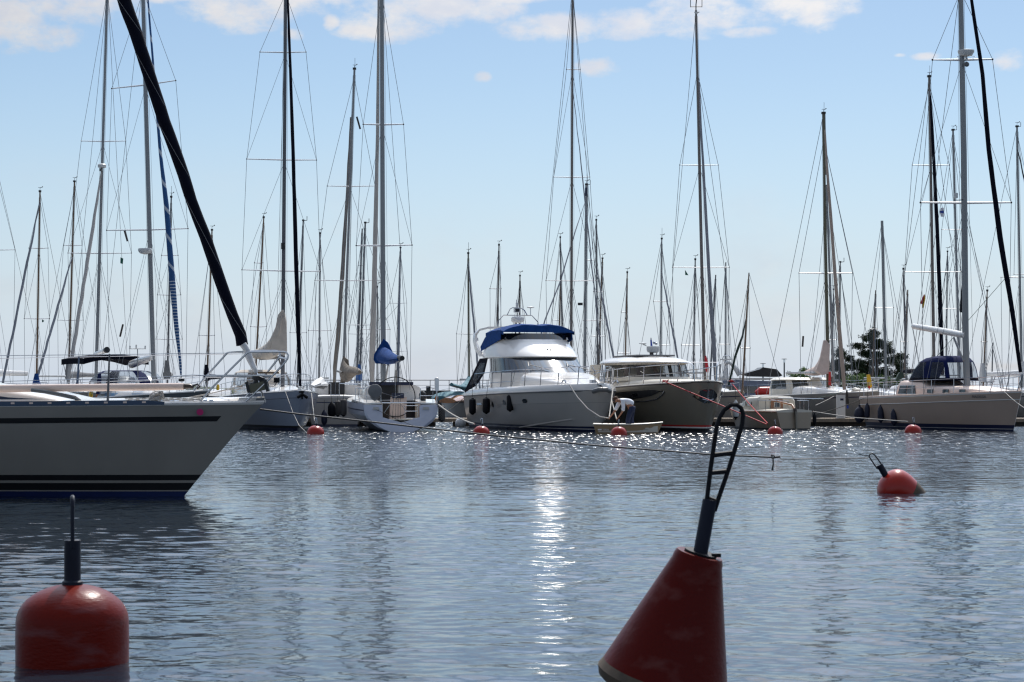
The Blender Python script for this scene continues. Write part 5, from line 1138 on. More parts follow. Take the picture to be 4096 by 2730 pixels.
# ================================================================ mooring ropes of the front row
def rope(pts, r, m, label, s=0.0, cat='rope', n=10):
    P3 = [P(*q) for q in pts]
    if len(P3) == 2 and s: P3 = sag(P3[0], P3[1], s, n)
    mb = MB(); mb.tube(P3, r, m, 6); return tag(mb.build('mooring_line', loc=P3[0]), label, cat)
rope([(1142, 1568, 85.2), (1172, 1652, 83.5), (1196, 1702, 82), (1228, 1733, 79.6)], .012, 'rope_white', 'slack white line curving from the blue-grey bow down to the leftmost far buoy')
rope([(1246, 1573, 84.5), (1252, 1630, 82), (1258, 1684, 79.6)], .014, 'rope_white', 'short steep white line dropping onto the leftmost far buoy')
rope([(1755, 1620, 84.2), (1898, 1697, 79.4)], .034, 'rope_white', 'thick cream strap from the open-transom yacht to the buoy beside the flybridge yacht', .1)
rope([(1462, 1618, 84), (1580, 1675, 83), (1700, 1722, 82)], .010, 'rope_dark', 'thin dark line slanting across the white transom down to the water')
rope([(1860, 1588, 94), (1780, 1650, 92)], .014, 'rope_dark', 'dark stern line slanting down left from the flybridge yacht', .05)
rope([(2277, 1540, 82.8), (2310, 1590, 82.2), (2350, 1635, 81.5), (2400, 1668, 81), (2438, 1674, 80.2)], .026, 'rope_white', 'thick white rope curving from the flybridge yacht bow to the hands of the man')
rope([(2452, 1553, 83.6), (2437, 1668, 80.2)], .024, 'rope_white', 'upright white rope just left of the man in the dinghy')
rope([(2452, 1553, 83.6), (2446, 1600, 82.4), (2466, 1676, 80)], .022, 'rope_white', 'white rope crossing behind the face of the bending man')
rope([(2660, 1528, 82.9), (2790, 1582, 82.2), (3066, 1698, 80.1)], .022, 'rope_red', 'long red rope from the left side of the cruiser bow to the low buoy')
rope([(2928, 1536, 84.2), (3070, 1694, 80.1)], .022, 'rope_red', 'steep red rope from the right side of the cruiser bow to the low buoy', .03)
for px, y in ((2662, 1526), (2926, 1526)):
    c = P(px, y, 83.0 if px < 2800 else 84.2); rnd = random.Random(px); mb = MB(); mb.tube([c + V(rnd.uniform(-.13, .13), rnd.uniform(-.05, .05), rnd.uniform(-.05, .06)) for _ in range(14)], .025, 'rope_red', 5)
    tag(mb.build('rope_coil', loc=c), 'red rope bundle on the %s side of the cruiser bow' % ('left' if px < 2800 else 'right'), 'rope')
rope([(3252, 1647, 88), (3400, 1670, 84), (3560, 1682, 80.5), (3632, 1687, 79.8)], .018, 'rope_white', 'long pale line from the cream sailboat stern to the farthest right buoy')
rope([(3455, 1594, 93.5), (3260, 1658, 91)], .015, 'rope_dark', 'dark line rising right from the pontoon to the beige yacht stern', .06)
rope([(3262, 1622, 94), (3335, 1586, 97.5)], .014, 'rope_white', 'short pale line rising from the cream sailboat to the white bow behind it', .02)
rope([(4018, 1568, 84.6), (4110, 1640, 80)], .015, 'rope_white', 'pale bow line leaving the beige yacht at the right edge', .05)
rope([(3250, 1600, 94), (3700, 1480, 92), (4020, 1115, 86)], .012, 'rope_green', 'thin green line running up right across the rigging of the beige yacht')
# ================================================================ boats behind the front row
ROWS = [106, 123, 142, 164, 190]; used = {r: [] for r in ROWS}
def row_for(px, spc=3.0):
    for r in ROWS:
        x = (px - CX) * r / F
        if all(abs(x - u) > spc for u in used[r]): used[r].append(x); return r
    return ROWS[-1]
COVERS = {'blue': 'canvas_blue', 'white': 'sail_white', 'cream': 'canvas_cream', 'teal': 'canvas_teal', 'grey': 'canvas_grey', 'navy': 'navy', 'taupe': 'canvas_taupe', 'bright': 'canvas_bright', 'pink': 'canvas_pink', None: None}
def back_boat(label, xb, xt, yt, w, mat='alu', spr=(), fur=None, cov=None, hull='hull_white', head='w', toward=True, phi=0, d=None, cabin='gelcoat', mid=None, hood=None, taper=.7, boomdir=None, wk=1.0, name='sailing_yacht', st=None):
    """xb/xt mast foot and top px, yt top px, w width px; spr: (y, left px, right px)"""
    if d is None: d = row_for(xb)
    hgt = CH + (HZ - yt) * d / F; L = max(6.5, min(12.5, hgt * .78)); B = .62 + L * .255; fb = .75 + L * .055
    X = (xb - CX) * d / F; s = .42 * L
    a = R(phi)
    if toward: h = V(math.sin(a), -math.cos(a), 0)
    else: h = V(-math.sin(a), math.cos(a), 0)
    foot = V(X, d, 0); org = foot - h * (L - s)
    o = thing(name, label, 'sailboat', org, math.atan2(h.y, h.x), 'sailing boats moored behind the front row'); M = MW[o.name]
    H = Hull(M, L, B, fb * 1.15, fb, fb * .95, rake=.9, tran=.2 if toward else -.2, flb=.55, fls=.3, full=.8)
    H.build(o, [('z', -.3, 'navy_gloss'), ('z', .1, hull), ('s', .25, 'navy_gloss' if w > 7 else hull), ('s', .2, hull), ('s', 0, hull)], nst=12)
    H.deck(o, 'deck', nst=10)
    coach(M, [(L * .28, B * .32, fb, fb + .55), (L * .5, B * .31, fb, fb + .5), (L * .68, B * .24, fb, fb + .38), (L * .76, B * .12, fb + .05, fb + .2)], cabin).build('coachroof', o)
    q = MB(M)
    for sd in (1, -1):
        n = 12; q.tube([H.M.inverted() @ H.top(lerp(.03, .95, i / n), sd, .6, -.06) for i in range(n + 1)], .010, 'steel', 4)
        for i in range(0, n + 1, 2):
            t = lerp(.03, .95, i / n); q.tube([H.M.inverted() @ H.top(t, sd, 0, -.06), H.M.inverted() @ H.top(t, sd, .6, -.06)], .012, 'steel', 4)
    for sd in (1, -1): q.tube([(L + .05, 0, fb * 1.15 + .62), (L - .8, sd * .4, fb * 1.15 + .6), (L - 1.1, sd * .55, fb)], .015, 'steel', 5)
    q.build('guard_rail', o)
    if hood: ringstack(M, [(L * .2, L * .38, B * .33, fb + .4), (L * .21, L * .37, B * .32, fb + .75), (L * .22, L * .34, B * .28, fb + 1.0), (L * .24, L * .31, B * .15, fb + 1.08)], 20, mf=lambda i, j: 'vinyl' if i < 1 and j % 5 else hood, m=hood).build('sprayhood', o)
    bow = M @ V(L, 0, fb * 1.2); stn = M @ V(.1, 0, fb + .1); dk = fb + .05
    yb = HZ - (dk - CH) * F / d
    spr4 = tuple((y, l, y, r_) for y, l, r_ in spr)
    m = rig(o, d, (xb, yb), (xt, yt), w, mat, spr=spr4, deckw=B * .45, fore=bow, back=stn, head=head, deckz=dk, mid=mid, taper=taper, wk=wk, shroud_top=st)
    if fur:
        fm, fw, ft = fur           # material, width px, start fraction down from the top
        T = P(xt, yt, d); Bt = P(xb, yb, d); A = T.lerp(Bt, ft); Bp = bow + V(0, 0, .35); rnd = random.Random(int(xb)); pts = []; rr = []
        n = 18
        for i in range(n + 1):
            f = i / n; pts.append(A.lerp(Bp, f) + V(rnd.uniform(-.02, .02), 0, 0)); rr.append(fw * d / F / 2 * (.45 + .75 * min(1, f * 3) - (.35 if f > .95 else 0)) * (1 + rnd.uniform(-.07, .07)))
        q = MB(); q.tube(pts, rr, fm, 8); q.build('furled_headsail', o)
    # boom with its sail or cover
    bh = dk + 1.15; e = (M @ V(L - s - .38 * L, 0, bh + .02)) if boomdir is None else V(*boomdir); r0 = V(X, d, bh)
    q = MB(); q.tube([r0, e], .055, 'alu', 6); q.build('boom', o)
    if cov:
        q = MB(); dv = (e - r0); t = dv.normalized(); sv = V(-t.y, t.x, 0).normalized(); rings = []; rnd = random.Random(int(xt))
        for i in range(9):
            f = i / 8; c = r0 + dv * f + V(0, 0, .10); hh = lerp(.26, .10, f ** .7) * (1 + rnd.uniform(-.08, .08)); ww = lerp(.20, .09, f) * (1 + rnd.uniform(-.1, .1))
            rings.append([c + V(0, 0, 1) * math.cos(2*math.pi*k/10) * hh + sv * math.sin(2*math.pi*k/10) * ww for k in range(10)])
        q.loft(rings, COVERS[cov]); q.tube([r0 - V(0, 0, .15), r0 + V(0, 0, .35), r0 + V(0, 0, .85)], [.19, .17, .10], COVERS[cov], 8); q.build('sail_cover', o)
    return o
BB = back_boat
# -- left group
BB('small boat with brown wooden mast and slack grey headsail, leftmost mast of all', 145, 160, 768, 8.5, 'wood_mast', ((993, 116, 192), (1275, 97, 198)), ('sail_grey', 8, .05), None, 'hull_grey', phi=-12)
o = [x for x in COL.objects if x.get('label', '').startswith('small boat with brown wooden mast and slack')][0]
mb = MB(); dd_ = MW[o.name].translation.y; dd_ = [r for r in ROWS if used[r]][0]
mb.tube([P(146, 1495, dd_), P(145, 1530, dd_), P(150, 1560, dd_)], [.10, .20, .34], 'canvas_blue', 10); mb.build('sail_cover', o)
BB('boat with dark-topped wooden mast, second mast from the left edge', 272, 298, 728, 9, 'wood_mast', ((982, 255, 328), (1281, 231, 333)), ('sail_grey', 8, .35), 'grey', 'cream', phi=-11)
BB('yacht with very tall silver mast carrying a white radar, pale furled sail and black sprayhood', 382, 430, -60, 14, 'alu', ((565, 325, 503), (1013, 272, 526)), ('sail_light', 12, .45), None, 'hull_grey', 'w', phi=-3, d=104, hood='black', wk=1.1)
BB('yacht with slim silver mast rising just right of the blue-striped furled sail', 668, 685, 790, 8, 'alu_dark', ((1022, 646, 712), (1180, 630, 723), (1357, 624, 729)), None, 'grey', 'hull_white', 'wa', phi=6)
BB('small boat with brown mast mostly behind the thick dark furled sail', 826, 848, 922, 8, 'wood_mast', ((1342, 797, 858),), None, 'navy', 'hull_steel', 'w', phi=-6)
BB('boat with thin brown mast above the cream sail cover', 1016, 1055, 872, 7.5, 'wood_mast', ((1052, 1018, 1052), (1307, 1003, 1066)), None, None, 'hull_grey', 'w', phi=-8)
BB('boat with silver mast just right of the slim black furled sail, hook at its top', 1187, 1213, 884, 8, 'alu_dark', ((1331, 1160, 1226),), None, None, 'hull_white', 'h', phi=4)
BB('boat with thin straight silver mast between the blue-grey yacht and the taupe sail cover', 1277, 1280, 936, 7, 'alu', ((1322, 1234, 1324),), None, None, 'hull_white', 'w', phi=-4)
o = BB('white yacht moored stern-on behind the net-covered fenders, with taupe sail cover', 1370, 1418, 278, 12, 'alu', ((745, 1309, 1500), (1122, 1260, 1524)), None, None, 'hull_grey', 'wa', toward=False, phi=2, d=103, wk=1.1)
mb = MB(); mb.tube([P(1427, 468, 102.5), P(1441, 517, 102.5)], .05, 'black', 8); mb.build('flag_stave', o)
furl(o, [(1404, 470, 106), (1392, 720, 106), (1372, 1050, 106), (1352, 1350, 106), (1340, 1470, 106), (1336, 1545, 106)], [8, 12, 17, 18, 16, 13], 'sail_taupe')
cover([(1376, 1426, 1450, 103, .1), (1374, 1445, 1520, 102.6, .2), (1388, 1462, 1530, 102, .24), (1404, 1466, 1510, 101, .24), (1420, 1468, 1500, 100, .22), (1432, 1474, 1500, 99.2, .2), (1438, 1482, 1498, 98.8, .12)], 'canvas_taupe', 'sail_cover', o, sd=3)
mb = MB(); mb.slab([P(1373, 1425, 102.8), P(1361, 1478, 102.8), P(1362, 1520, 102.8), P(1357, 1548, 102.8), P(1374, 1548, 102.8), P(1400, 1480, 102.8), P(1392, 1440, 102.8)], (0, .2, 0), 'canvas_taupe'); mb.build('mast_collar_cover', o)
BB('boat with bright blue sail cover and hooked silver mast behind the taupe cover', 1437, 1461, 893, 9, 'alu_dark', ((1300, 1384, 1485),), None, 'bright', 'hull_white', 'h', phi=5)
BB('yacht with grey mast leaning beside the hooked one, left of the white open-transom yacht', 1424, 1449, 915, 8, 'alu_dark', ((1062, 1434, 1455), (1336, 1394, 1466)), None, None, 'hull_grey', '', phi=3)
BB('boat with thin mast and white radar dome seen between the two tall central-left masts', 1508, 1510, 1150, 5, 'alu_dark', ((1318, 1448, 1560),), None, None, 'hull_white', 'w', phi=0)
BB('boat with silver mast and grey furled sail right of the white open-transom yacht', 1586, 1602, 992, 7.5, 'alu_dark', ((1213, 1558, 1627), (1405, 1434, 1628)), ('sail_grey', 7, .06), 'cream', 'cream', 'w', phi=5)
m3 = [x for x in COL.objects if x.get('label', '').startswith('yacht with very tall silver mast carrying')][0]
mb = MB(); c = P(408, 664, 103.6); mb.lathe([(.05, -.10), (.21, -.09), (.22, .05), (.15, .10), (.02, .12)], c, (0, 0, 1), 'white_plastic', 20); mb.box(P(404, 680, 103.8), (.14, .2, .14), 'hull_steel'); mb.build('radar_dome', m3)
for a, b_ in (((497, 920), (510, 966)), ((492, 1298), (480, 1348))):
    mb = MB(); mb.tube([P(*a, 103), P(*b_, 103)], .05, 'wood_dark', 8); mb.build('flag_stave', m3)
mb = MB(); mb.tube([P(384, 1418, 104), P(425, 1402, 101.5)], .13, 'gelcoat', 10); mb.tube([P(425, 1402, 101.5), P(429, 1400, 101.4)], .16, 'black', 10); mb.build('main_boom', m3)
for px, yt, w_ in ((470, 1445, 2.1), ):
    pass
# -- middle
BB('wooden boat with teal canopy, teal sail cover and olive mast left of the flybridge yacht', 1877, 1873, 1015, 8.5, 'wood_olive', ((1336, 1826, 1908),), ('sail_grey', 7, .06), None, 'hull_grey', 'wa', phi=12, d=122)
tb = [x for x in COL.objects if x.get('label', '').startswith('wooden boat with teal')][0]
cover([(1876, 1504, 1560, 122, .25), (1868, 1520, 1568, 121, .3), (1850, 1540, 1556, 119, .25), (1830, 1540, 1552, 117, .2), (1806, 1532, 1546, 115, .12)], 'canvas_teal', 'sail_cover', tb, sd=9)
cover([(1764, 1585, 1604, 116, .5), (1776, 1570, 1606, 116.5, .8), (1800, 1566, 1606, 117.5, .9), (1840, 1565, 1604, 119, .9), (1866, 1570, 1604, 120, .8)], 'canvas_teal', 'cockpit_canopy', tb, sd=10)
cover([(1790, 1592, 1614, 115, .5), (1812, 1582, 1614, 116, .6), (1850, 1580, 1614, 117, .6), (1880, 1590, 1614, 118, .5)], 'varnish', 'cabin', tb, wr=.01)
BB('boat with dark mast left of the flybridge yacht antennas, one short crosspiece', 1984, 1996, 982, 7, 'wood_dark', ((1155, 1960, 2004),), None, None, 'hull_white', 'w', phi=-5)
BB('small boat with short black mast directly behind the yacht radar dome', 2076, 2080, 1105, 6.5, 'wood_dark', (), ('black', 4, .05), None, 'hull_white', 'w', phi=-10)
BB('yacht with the very tall grey mast rising behind the blue canopy', 2284, 2291, -60, 12, 'alu_warm', ((278, 2266, 2321), (709, 2215, 2359), (1123, 2184, 2387)), ('sail_grey', 4, .24), None, 'hull_white', '', phi=17, d=106, wk=1.1)
o = BB('yacht with stout grey mast banded dark at the top, right of the tallest central mast', 2339, 2346, 740, 11, 'alu', ((1041, 2342, 2376), (1282, 2333, 2425)), None, None, 'hull_grey', 'wah', phi=-20, d=123, taper=1)
furl(o, [(2338, 815, 121.5), (2300, 930, 119.5), (2240, 1130, 117), (2180, 1280, 115), (2120, 1500, 113)], [2, 5, 6, 6, 6], 'sail_grey')
mb = MB(); mb.tube([P(2345.5, 752, 122.9), P(2344.5, 784, 122.9)], .092, 'navy_gloss', 10); mb.build('mast_band', o)
mb = MB(); mb.box(P(2321, 1217, 122.8), (.3, .2, .16), 'black'); mb.build('radar_reflector', o)
BB('boat with thin grey mast just left of the tallest central mast', 2255, 2241, 952, 6, 'alu_dark', (), None, None, 'hull_white', 'w', phi=14)
BB('small boat with short brown mast left of the tallest central mast', 2232, 2243, 1085, 6, 'wood_mast', ((1281, 2210, 2236),), None, None, 'cream', '', phi=-9)
BB('boat with silver mast and grey furled sail slanting right, above the yacht bow', 2392, 2385, 882, 7, 'alu_dark', ((1167, 2374, 2415), (1345, 2364, 2421)), ('sail_grey', 6.5, .27), None, 'hull_white', 'w', phi=16)
BB('boat with leaning brown mast over the bow of the flybridge yacht', 2390, 2410, 1035, 7.5, 'wood_mast', ((1282, 2398, 2410),), None, None, 'cream', 'w', phi=-10)
BB('small boat with lone brown mast between the two motor boats', 2497, 2509, 1092, 6.5, 'wood_mast', ((1249, 2485, 2508), (1413, 2470, 2522)), None, None, 'hull_white', 'w', phi=-7)
BB('boat with grey mast and straight furled sail above the cruiser radar', 2642, 2647, 957, 7.5, 'alu', ((1206, 2614, 2671), (1381, 2638, 2680)), ('sail_grey', 6, .2), None, 'hull_white', 'wa', phi=18)
o = BB('yacht with tall twin-spreader mast and grey furled sail behind the cabin cruiser bow', 2822, 2784, 42, 12.5, 'alu_warm', ((661, 2719, 2873), (1070, 2690, 2917)), None, None, 'hull_grey', '', phi=14, d=104, mid=[(2816, 1400), (2806, 1000), (2795, 500)], wk=1.1, st=290)
mb = MB(); T = P(2784, 42, 104)
mb.tube([P(2762, 28, 104), P(2808, 28, 104)], .02, 'black', 5)
for x in (2762, 2808): mb.tube([P(x, 30, 104), P(x, -6, 104)], .018, 'black', 5)
mb.tube([T, P(2784, 20, 104), P(2787, -8, 104)], .03, 'black', 5); mb.slab([P(2778, 48, 103.9), P(2799, 48, 103.9), P(2784, 57, 103.9)], (0, .2, 0), 'white_plastic'); mb.build('masthead_gear', o)
furl(o, [(2797, 330, 101.5), (2803, 500, 101), (2812, 650, 100.7), (2828, 950, 100), (2842, 1200, 99.5), (2856, 1400, 99.2), (2862, 1520, 99)], [6, 9, 10, 13, 15, 18, 12], 'sail_grey', wob=.03)
BB('boat with grey mast left of the tall twin-spreader mast, behind the cruiser roof', 2772, 2781, 1040, 7, 'alu_dark', ((1381, 2726, 2802),), None, None, 'hull_white', 'w', phi=-14)
BB('boat with dark grey leaning mast just right of the tall twin-spreader mast', 2836, 2863, 1100, 7, 'alu_dark', (), None, None, 'hull_white', '', phi=-12)
BB('boat with straight silver mast, white-capped, right of the twin-spreader mast', 2903, 2903, 1050, 7.5, 'alu', ((1378, 2876, 2918),), None, 'white', 'hull_white', '', phi=3)
# -- right
o = BB('white motorsailer with glazed wheelhouse and cream sail cover, bow towards the pontoon', 3313, 3294, 455, 15, 'wood_olive', ((1093, 3196, 3410),), None, None, 'hull_grey', 'wa', phi=19, d=103, wk=1.15, mid=[(3310, 1370), (3300, 900), (3296, 600)], taper=.55, st=560)
mb = MB(); mb.tube([P(3299, 700, 103.2), P(3295, 458, 103.2)], .09, 'wood_dark', 8)
mb.build('mast_top_sleeve', o)
cover([(3308, 1365, 1420, 103, .15), (3300, 1385, 1490, 103, .25), (3288, 1430, 1500, 103.8, .3), (3270, 1462, 1503, 105, .28), (3248, 1472, 1504, 106, .25), (3226, 1482, 1500, 107, .15)], 'canvas_pink', 'sail_cover', o, sd=12)
mb = MB(); mb.slab([P(3306, 1362, 102.8), P(3296, 1362, 102.8), P(3280, 1440, 102.8), P(3265, 1480, 102.8), P(3290, 1502, 102.8), P(3316, 1495, 102.8), P(3320, 1380, 102.8)], (0, .25, 0), 'canvas_pink'); mb.build('mast_collar_cover', o)
furl(o, [(3300, 520, 100), (3306, 640, 99.7), (3318, 800, 99.3), (3340, 1100, 98.8), (3362, 1380, 98.4), (3378, 1560, 98.2)], [6, 10, 12, 14, 17, 14], 'sail_tan', wob=.03)
mb = MB(); mb.tube([P(3213, 1345, 103), P(3210, 1388, 103)], .05, 'wood_dark', 8); mb.build('flag_stave', o)
Mo = MW[o.name]
ringstack(Mo, [(2.2, 6.2, 1.35, 1.3), (2.2, 6.0, 1.33, 1.80), (2.4, 5.6, 1.25, 2.24), (2.3, 5.7, 1.3, 2.28), (2.5, 5.4, 1.1, 2.40)], 36, mf=lambda i, j: 'glass_clear' if i == 1 and j % 6 not in (0, 5) and (j < 13 or j > 23) else 'cream').build('wheelhouse', o)
mb = MB(); mb.slab([P(3316, 1488, 102.6), P(3324, 1488, 102.6), P(3325, 1545, 102.6), P(3314, 1540, 102.6)], (0, .1, 0), 'red'); mb.build('halyard_bag', o)
BB('yacht with silver mast standing right against the olive mast of the motorsailer', 3338, 3306, 740, 10, 'alu', (), None, None, 'hull_white', '', phi=-5, mid=[(3325, 1250)])
BB('small boat with thin dark mast between the motorsailer and the pine tree', 3326, 3334, 1160, 4.5, 'wood_dark', ((1360, 3310, 3345),), None, None, 'hull_white', 'w', phi=-4)
BB('boat with slim silver mast and bent wind vane right of the tan furled sail', 3356, 3361, 1050, 7, 'alu_dark', (), None, None, 'hull_white', 'h', phi=8)
BB('small boat with orange-brown mast in front of the left half of the pine', 3487, 3503, 1162, 7.5, 'wood_mast', ((1317, 3480, 3510),), None, None, 'cream', '', phi=-5)
BB('yacht with square-topped silver mast passing right of the pine top', 3546, 3528, 884, 11, 'alu', ((1231, 3498, 3574),), None, None, 'hull_white', '', phi=12, taper=1)
BB('boat with thin silver mast standing a little left of the red and yellow flag', 3628, 3613, 1078, 6, 'alu_dark', (), None, None, 'hull_white', 'w', phi=8)
BB('small boat with brown mast right of the pine crown', 3612, 3631, 1160, 7.5, 'wood_mast', ((1367, 3602, 3632),), None, None, 'cream', '', phi=-8)
o = BB('yacht with reddish-silver mast and black furled sail behind the blue sprayhood', 3738, 3717, 308, 14, 'alu_warm', ((661, 3649, 3797), (1088, 3618, 3845)), None, 'navy', 'hull_white', 'wa', phi=8, d=105, wk=1.15)
furl(o, [(3721, 385, 102), (3728, 500, 101.5), (3748, 900, 101), (3762, 1250, 100.5), (3770, 1500, 100)], [8, 12, 15, 17, 14], 'navy', wob=.02)
BB('yacht with grey mast seen just left of the thick silver mast', 3840, 3812, 522, 11, 'alu', ((919, 3767, 3852), (1235, 3752, 3830)), None, None, 'hull_white', 'wh', phi=14)
BB('boat with thin straight mast between the two right-hand crosspieces', 3783, 3790, 1008, 5.5, 'alu_dark', (), None, None, 'hull_white', 'w', phi=-3)
BB('boat with brown mast between the beige yacht mast and the rightmost black furled sail', 3930, 3949, 1165, 7, 'wood_mast', ((1368, 3925, 3948),), None, 'white', 'cream', 'w', phi=-10)
BB('small boat with short thin mast far back, right of the thick silver mast', 3965, 3972, 1370, 4, 'alu_dark', (), None, None, 'hull_white', '', phi=3)
BB('yacht with silver mast and dark furled sail at the extreme right edge', 4088, 4068, 508, 11, 'alu', ((1098, 4056, 4150), (1110, 4004, 4096)), ('black', 8, .08), 'white', 'hull_white', 'wh', phi=18)
# rigging of a yacht whose mast stands just outside the frame on the left
BB('yacht mostly outside the left edge with only slanting rigging wires in view', -70, -20, 640, 9, 'alu', ((1000, -150, 60),), None, 'white', 'hull_white', 'w', phi=-20, d=106)

# ---------------------------------------------------------------- motor cruiser with the black awning
ax_ = V(1, -.12, 0).normalized(); org = PZ(2870, 0, 118)
K = thing('motor_cruiser', 'blue-grey motor cruiser with black cockpit awning and signal arch behind the cabin cruiser bow', 'motor boat', org, math.atan2(ax_.y, ax_.x)); M = MW[K.name]
H = Hull(M, 9.4, 3.3, 1.5, 1.3, 1.2, rake=.9, tran=0, flb=.5, fls=.2, full=.6)
H.build(K, [('z', -.3, 'navy_gloss'), ('z', .15, 'hull_white'), ('s', .5, 'navy_gloss'), ('s', .3, 'hull_white'), ('s', 0, 'gelcoat')], nst=14); H.deck(K, 'deck')
mb = MB(M); mb.slab([(.3, -1.35, 1.25), (5.0, -1.35, 1.3), (4.9, -1.35, 2.1), (3.2, -1.35, 2.25), (.3, -1.35, 2.35)], (0, 2.7, 0), 'cabin_blue'); mb.box((2.9, 0, 2.38), (5.6, 2.8, .10), 'gelcoat'); mb.build('saloon', K)
for x0_, x1_ in ((.5, 1.3), (1.5, 3.0), (3.2, 4.2)):
    mb = MB(M); mb.slab([(x0_, -1.36, 1.55), (x1_, -1.36, 1.55), (x1_ - .08, -1.36, 1.95), (x0_ + .05, -1.36, 1.95)], (0, -.02, 0), 'glass_black'); mb.build('saloon_window', K)
mb = MB(); mb.slab([P(2972, 1497, 116), P(3040, 1478, 116), P(3052, 1470, 116), P(3108, 1478, 116), P(3130, 1503, 116), P(3118, 1508, 116), P(3010, 1506, 116)], (0, 2.6, 0), 'black'); mb.build('awning', K)
mb = MB(); mb.tube([P(2960, 1500, 116.5), P(2935, 1465, 116.5), P(2915, 1450, 116.5)], [.2, .12, .08], 'white_plastic', 8); mb.box(P(2904, 1439, 116.5), (.66, .3, .06), 'white_plastic'); mb.ball(P(2908, 1452, 116.3), .13, 'white_plastic', 8); mb.tube([P(2890, 1440, 116.5), P(2895, 1425, 116.5), P(2918, 1424, 116.5), P(2925, 1440, 116.5)], .025, 'steel', 5); mb.tube([P(2893, 1440, 116.5), P(2905, 1480, 116.5)], .03, 'steel', 5); mb.build('signal_arch', K)
c = P(3070, 1572, 112); mb = MB(); mb.tube([P(3022, 1574, 112), P(3040, 1568, 112), P(3100, 1566, 112), P(3122, 1572, 112)], [.12, .27, .27, .14], 'red', 12); tag(mb.build('inflatable_dinghy', loc=P(3070, 1592, 112)), 'red inflatable tender carried alongside the blue-grey motor cruiser', 'dinghy')
mb = MB(); mb.slab([P(3126, 1546, 108), P(3146, 1548, 108), P(3144, 1586, 108), P(3130, 1586, 108)], (0, .5, 0), 'canvas_bright'); tag(mb.build('cockpit_cover', loc=P(3135, 1586, 108)), 'bright blue cloth cover bundled left of the motorsailer', 'cover')

# ---------------------------------------------------------------- flags
def flag(pts, mats, d, label, dep=.02):
    mb = MB()
    for pp, m in zip(pts, mats): mb.slab([P(x, y, d) for x, y in pp], (0, dep, 0), m)
    a = pts[0][0]; return tag(mb.build('flag', loc=P(a[0], a[1], d)), label, 'flag')
flag([[(482, 1030), (493, 1035), (491, 1057), (481, 1054)]], ['green_flag'], 103.5, 'small green pennant under the crosspiece of the second big mast from the left')
flag([[(168, 1278), (177, 1284), (172, 1290), (168, 1290)]], ['green_flag'], 105, 'tiny green pennant by the leftmost brown mast')
flag([[(2740, 1080), (2754, 1102), (2741, 1101)]], ['green_flag'], 103.5, 'green triangular pennant under the left crosspiece above the cabin cruiser')
flag([[(3695, 1180), (3699, 1178), (3694, 1215), (3688, 1218), (3680, 1214)], [(3699, 1178), (3702, 1195), (3694, 1232), (3688, 1234), (3690, 1216)]], ['red', 'yellow'], 104, 'red and yellow flag hanging in folds in the rigging above the beige yacht')
flag([[(3764, 832), (3775, 832), (3775, 843), (3760, 845)], [(3759, 845), (3775, 843), (3775, 854), (3760, 853)], [(3760, 853), (3775, 854), (3776, 868), (3764, 868)]], ['white_flag', 'blue_flag', 'white_flag'], 104, 'small white and blue flag high in the rigging right of the black furled sail')
flag([[(1903, 1352), (1912, 1352), (1914, 1364), (1904, 1363)]], ['white_flag'], 118, 'tiny pale flag near the olive mast of the teal boat')

# ---------------------------------------------------------------- lamp posts on the shore
for px, yt, yb, dd, lab in ((3137, 1437, 1512, 210, 'street lamp with flat disc top standing over the motor cruiser, taller of two'), (3052, 1455, 1500, 250, 'smaller street lamp whose top shows just above the black awning')):
    sc = dd / F; base = PZ(px, 1.0, dd); o = thing('street_lamp', lab, 'street lamp', base, 0, 'street lamps on the shore'); T = P(px, yt, dd)
    mb = MB(); mb.tube([base, T - V(0, 0, 14 * sc)], 3 * sc, 'rail_steel', 8); mb.build('post', o)
    mb = MB(); mb.lathe([(11 * sc, -.03), (11 * sc, .02), (2 * sc, .06)], T, (0, 0, 1), 'canvas_grey', 16); mb.build('lamp_hood', o)
    mb = MB(); mb.lathe([(4 * sc, -14 * sc), (4.5 * sc, -1 * sc)], T, (0, 0, 1), 'vinyl', 12)
    mb.build('lantern', o)

